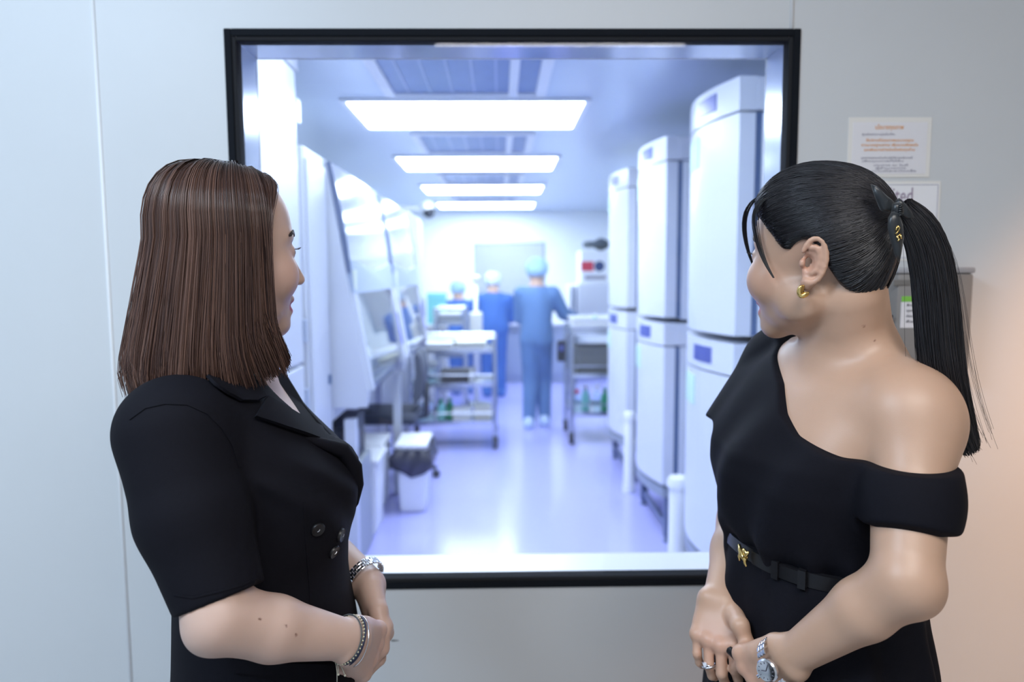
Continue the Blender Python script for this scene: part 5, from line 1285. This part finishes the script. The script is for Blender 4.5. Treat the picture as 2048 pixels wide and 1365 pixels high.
Vb = np.array([vv.co[:] for vv in b.verts]); b.verts.index_update(); Qb = np.array([[vv.index for vv in f.verts] for f in b.faces if len(f.verts) == 4]); b.free(); bpy.data.meshes.remove(me_)
pts_.insert(0, (Vb.astype(np.float32), Qb, np.tile(cR0, (len(Vb), 1))))
cat_mesh('ponytail', pts_, m_hairR, PR)
# ribbon: knot, two loops, tail with a gold emblem
rb = bpy.data.objects.new('ribbon', None); COL.objects.link(rb); rb.parent = PR; tie = Vector(at(1795, 415, .885)); rb.location = tie-Vector(PR.location)
def leaf(nm, outline, y_, bulge, m=m_satin):
    """soft cloth lobe: outline in sight lines at distance y_, swelling in the middle"""
    P3 = [Vector(at(*p, y_)) for p in outline]; cen = sum(P3, Vector())/len(P3); b = BM(); n = len(P3); nr = 5
    for sgn_ in (1, -1):
        rings_ = []
        for r_ in range(nr+1):
            f_ = 1-r_/nr*.999; hgt = bulge*math.sqrt(max(0, 1-f_*f_)); rings_.append([b.verts.new(cen+(p-cen)*f_+Vector((0, -sgn_*hgt*(1+.25*math.sin(3.1*k)), 0))) for k, p in enumerate(P3)])
        for a_, c_ in zip(rings_, rings_[1:]):
            for k in range(n): b.faces.new((a_[k], a_[(k+1) % n], c_[(k+1) % n], c_[k]))
    bmesh.ops.remove_doubles(b, verts=b.verts[:], dist=2e-5); return bobj(nm, b, m, rb, True)
leaf('upper_loop', [(1741, 368), (1752, 372), (1768, 388), (1785, 402), (1793, 412), (1790, 424), (1776, 426), (1762, 422), (1753, 402)], .868, .007)
leaf('far_loop', [(1790, 402), (1798, 396), (1808, 406), (1822, 424), (1832, 442), (1812, 440), (1797, 428)], .885, .006)
leaf('knot', [(1783, 408), (1795, 404), (1804, 412), (1806, 428), (1795, 436), (1784, 428)], .862, .007)
tl = leaf('hanging_tail', [(1783, 424), (1796, 422), (1806, 450), (1808, 475), (1803, 505), (1799, 528), (1790, 512), (1781, 482), (1775, 456), (1776, 436)], .858, .005)
b = BM()
for pts in ([(1795, 452), (1799, 456), (1797, 462), (1792, 460), (1795, 452)], [(1797, 462), (1791, 468), (1796, 473), (1801, 468)], [(1793, 473), (1799, 479), (1795, 482)], [(1801, 470), (1803, 478)]):
    add_tube(b, [at(x_, y_, .8515) for x_, y_ in pts], .0010, 6)
bobj('gold_emblem', b, m_gold, tl, True)
b = BM()
for k in range(6):
    p0, p1 = at(1798, 410+k*4.2, .8535), at(1806, 408+k*4.2, .8545); add_tube(b, [p0, p1], .0009, 6)
bobj('bead_band', b, mat('jet_bead', (.03, .035, .04), .15, metal=.5), rb, True)
# pen held in her hands
pa, pb = Vector(at(1468, 1309, .943)), Vector(at(1497, 1335, .918)); ax_ = (pb-pa).normalized()
pen = thing('pen', pa, 'black and silver pen held in the hands of the woman with the ponytail', 'pen')
b = BM(); add_lathe(b, pa-ax_*.012, ax_, [(.002, 0), (.0055, .003), (.0062, .02)], 16); bobj('barrel', b, m_leather, pen, ang=40)
b = BM(); add_lathe(b, pa+ax_*.007, ax_, [(.0064, 0), (.0064, .030), (.0058, .038)], 16); bobj('sleeve', b, m_silver, pen, ang=40)
b = BM(); add_lathe(b, pa+ax_*.044, ax_, [(.0058, 0), (.0055, .035), (.003, .038)], 16); bobj('tip', b, m_leather, pen, ang=40)
# ================================================================== THE WORKERS IN THE CLEAN ROOM
m_scrub = mat('blue_scrubs', (.12, .23, .45), .75, bump=.3, bscale=40, noise=.12, scale=9)
m_scrub2 = mat('deep_blue_scrubs', (.05, .15, .46), .75, bump=.3, bscale=40, noise=.12, scale=9)
m_cap = mat('pale_blue_cap', (.38, .58, .80), .7, bump=.3, bscale=60)
m_capw = mat('white_cap', (.66, .76, .88), .7, bump=.3, bscale=60)
m_boot = mat('shoe_cover', (.55, .68, .90), .6); m_skinW = mat('skin_worker', (.55, .36, .27), .5); m_glove = mat('pale_glove', (.62, .68, .74), .5)
def worker(x, y, yaw, ht, pose, label, ms, mc, wf=1.0, mb=None):
    k = ht/1.65; P = thing('person', (x, y, 0), label, 'person'); c_, s_ = math.cos(yaw), math.sin(yaw); o = np.array([x, y, 0.0])
    def L(fw, le, z): return o+np.array([fw*c_-le*s_, fw*s_+le*c_, z])*k
    lean = pose.get('lean', 0.0); hipz = .86; neckz = 1.38-pose.get('drop', 0)
    nk = L(lean*.45, 0, neckz); hip = L(0, 0, hipz); hd = L(lean*.45+pose.get('hf', .02), 0, neckz+.14)
    res = .011; box = (o+np.array([-.62, -.62, 0]), o+np.array([.62, .62, 1.75]))
    feet = pose['feet']; arms = pose['arms']
    def build(grow, skin):
        v = Vol(*box, res)
        if skin:
            v.ell(hd, (.085*k, .085*k, .115*k), .02); v.cone(nk, hd, .055, .05, .02)
            v.ell(hd+np.array([0, 0, -.02]), (.088*k, .088*k, .05*k), .02)
            for sh, el, wr in arms.values(): 
                v.cone(L(*el), L(*wr), .045, .028, .02); dv_ = (L(*wr)-L(*el)); dv_ /= np.linalg.norm(dv_); w_ = L(*wr)
                for q_ in (-.02, -.007, .007, .02): v.cone(w_, w_+dv_*.15*k+np.array([0, 0, q_])*k, .018, .009, .01)
                v.cone(w_, w_+dv_*.07*k+np.array([.02, .02, .035])*k, .014, .009, .01)
        for f_, le in feet: 
            knee = L(f_[1], le*.85, .46); v.cone(L(0, le*.75, hipz-.03), knee, .095+grow, .068+grow, .03); v.cone(knee, L(f_[0], le, .07), .066+grow, .05+grow, .02)
        n = 5
        for j in range(n):
            t0, t1 = j/n, (j+1)/n; p, q_ = hip*(1-t0)+(nk-np.array([0, 0, .08]))*t0, hip*(1-t1)+(nk-np.array([0, 0, .08]))*t1; w0 = np.interp(t0, [0, .35, .8, 1], [.165, .145, .175, .14])*wf
            A_ = np.array([[c_, s_, 0], [-s_, c_, 0], [0, 0, 1.0]]); v.ell((p+q_)/2, (.115+grow, w0*k+grow, .14), .05, '+', A_)
        for sh, el, wr in arms.values():
            v.cone(L(*sh), L(*el), .062+grow, .05+grow, .03)
            if not skin: v.cone(L(*el), L(*el)*.35+L(*wr)*.65, .05+grow, .04+grow, .02)
        return v
    v = build(0, True); vol_obj('body', v, m_skinW, P, 1)
    v = build(.012, False); vol_obj('scrubs', v, ms, P, 1)
    v = Vol(hd-.2, hd+.2, .005); v.ell(hd+np.array([0, 0, .035*k]), (.108*k, .108*k, .098*k), .02); v.ell(hd+np.array([-c_*.02, -s_*.02, .005]), (.098*k, .098*k, .075*k), .02)
    V_, Q_, T_ = v.mesh('c'); ca = np.arctan2(V_[:, 1]-hd[1], V_[:, 0]-hd[0]); V_ = V_+((V_-hd)/np.linalg.norm(V_-hd, axis=1, keepdims=True))*(.004*np.sin(ca*14))[:, None]
    me = fast_mesh('cap', V_, Q_, T_); bm = bmesh.new(); bm.from_mesh(me); bmesh.ops.recalc_face_normals(bm, faces=bm.faces[:]); bm.to_mesh(me); bm.free(); link('surgical_cap', me, mc, P)
    mk = hd+np.array([c_, s_, 0])*.075*k-np.array([0, 0, .045])*k; b = BM(); bmesh.ops.create_icosphere(b, subdivisions=2, radius=.055*k)
    for vv in b.verts: vv.co = Vector(mk)+Vector((vv.co.x*.7, vv.co.y*.9, vv.co.z))
    bobj('face_mask', b, mat('mask_green', (.45, .68, .70), .6), P, True)
    for f_, le in feet:
        b = BM(); a0 = L(f_[0]-.06, le, .038); a1 = L(f_[0]+.14, le, .034); v = Vol(np.minimum(a0, a1)-.09, np.maximum(a0, a1)+.09, .005); v.lo[2] = .0
        v = Vol((min(a0[0], a1[0])-.09, min(a0[1], a1[1])-.09, -.01), (max(a0[0], a1[0])+.09, max(a0[1], a1[1])+.09, .16), .005)
        v.cone(a0, a1, .046, .036, .01); v.cone(L(f_[0], le, .10), a0, .05, .046, .02); v.put(lambda X, Y, Z: (-Z+.001)+0*X+0*Y, (a0[0]-.3, a0[1]-.3, -.02), (a0[0]+.3, a0[1]+.3, .3), .001, '*'); b.free()
        vol_obj('shoe_cover', v, mb or m_boot, P, 1)
    return P
# walking man, left hand free, right arm reaching to the trolley at the right
worker(.345, 6.80, PI/2-.12, 1.60, dict(lean=.06, feet=[((-.06, .03), .07), ((.08, .12), -.07)], arms=dict(r=((0.02, -.155, 1.30), (.10, -.26, 1.10), (.26, -.42, 1.03)), l=((0.02, .150, 1.30), (.10, .165, 1.06), (.30, .06, 1.0)))),
       'worker in blue scrubs and cap walking away, arm out towards the right-hand trolley', m_scrub, m_cap, .86)
worker(-.075, 8.55, PI/2+.05, 1.52, dict(lean=.20, drop=.05, hf=.06, feet=[((0, .02), .09), ((0, .02), -.09)], arms=dict(r=((0.05, -.19, 1.24), (.12, -.24, 1.00), (.34, -.12, .98)), l=((.05, .19, 1.24), (.12, .24, 1.00), (.34, .12, .98)))),
       'worker in deep blue scrubs and white cap bending over the far bench', m_scrub2, m_capw, 1.12, m_scrub2)
worker(-.47, 8.75, PI/2+.3, 1.42, dict(lean=.22, drop=.06, hf=.06, feet=[((0, .02), .09), ((0, .02), -.09)], arms=dict(r=((0.05, -.19, 1.24), (.12, -.24, 1.00), (.32, -.12, .98)), l=((.05, .19, 1.24), (.12, .24, 1.00), (.32, .12, .98)))),
       'worker in blue scrubs and blue cap at the far left, mostly hidden by the trolleys', m_scrub2, m_cap, 1.0, m_scrub2)
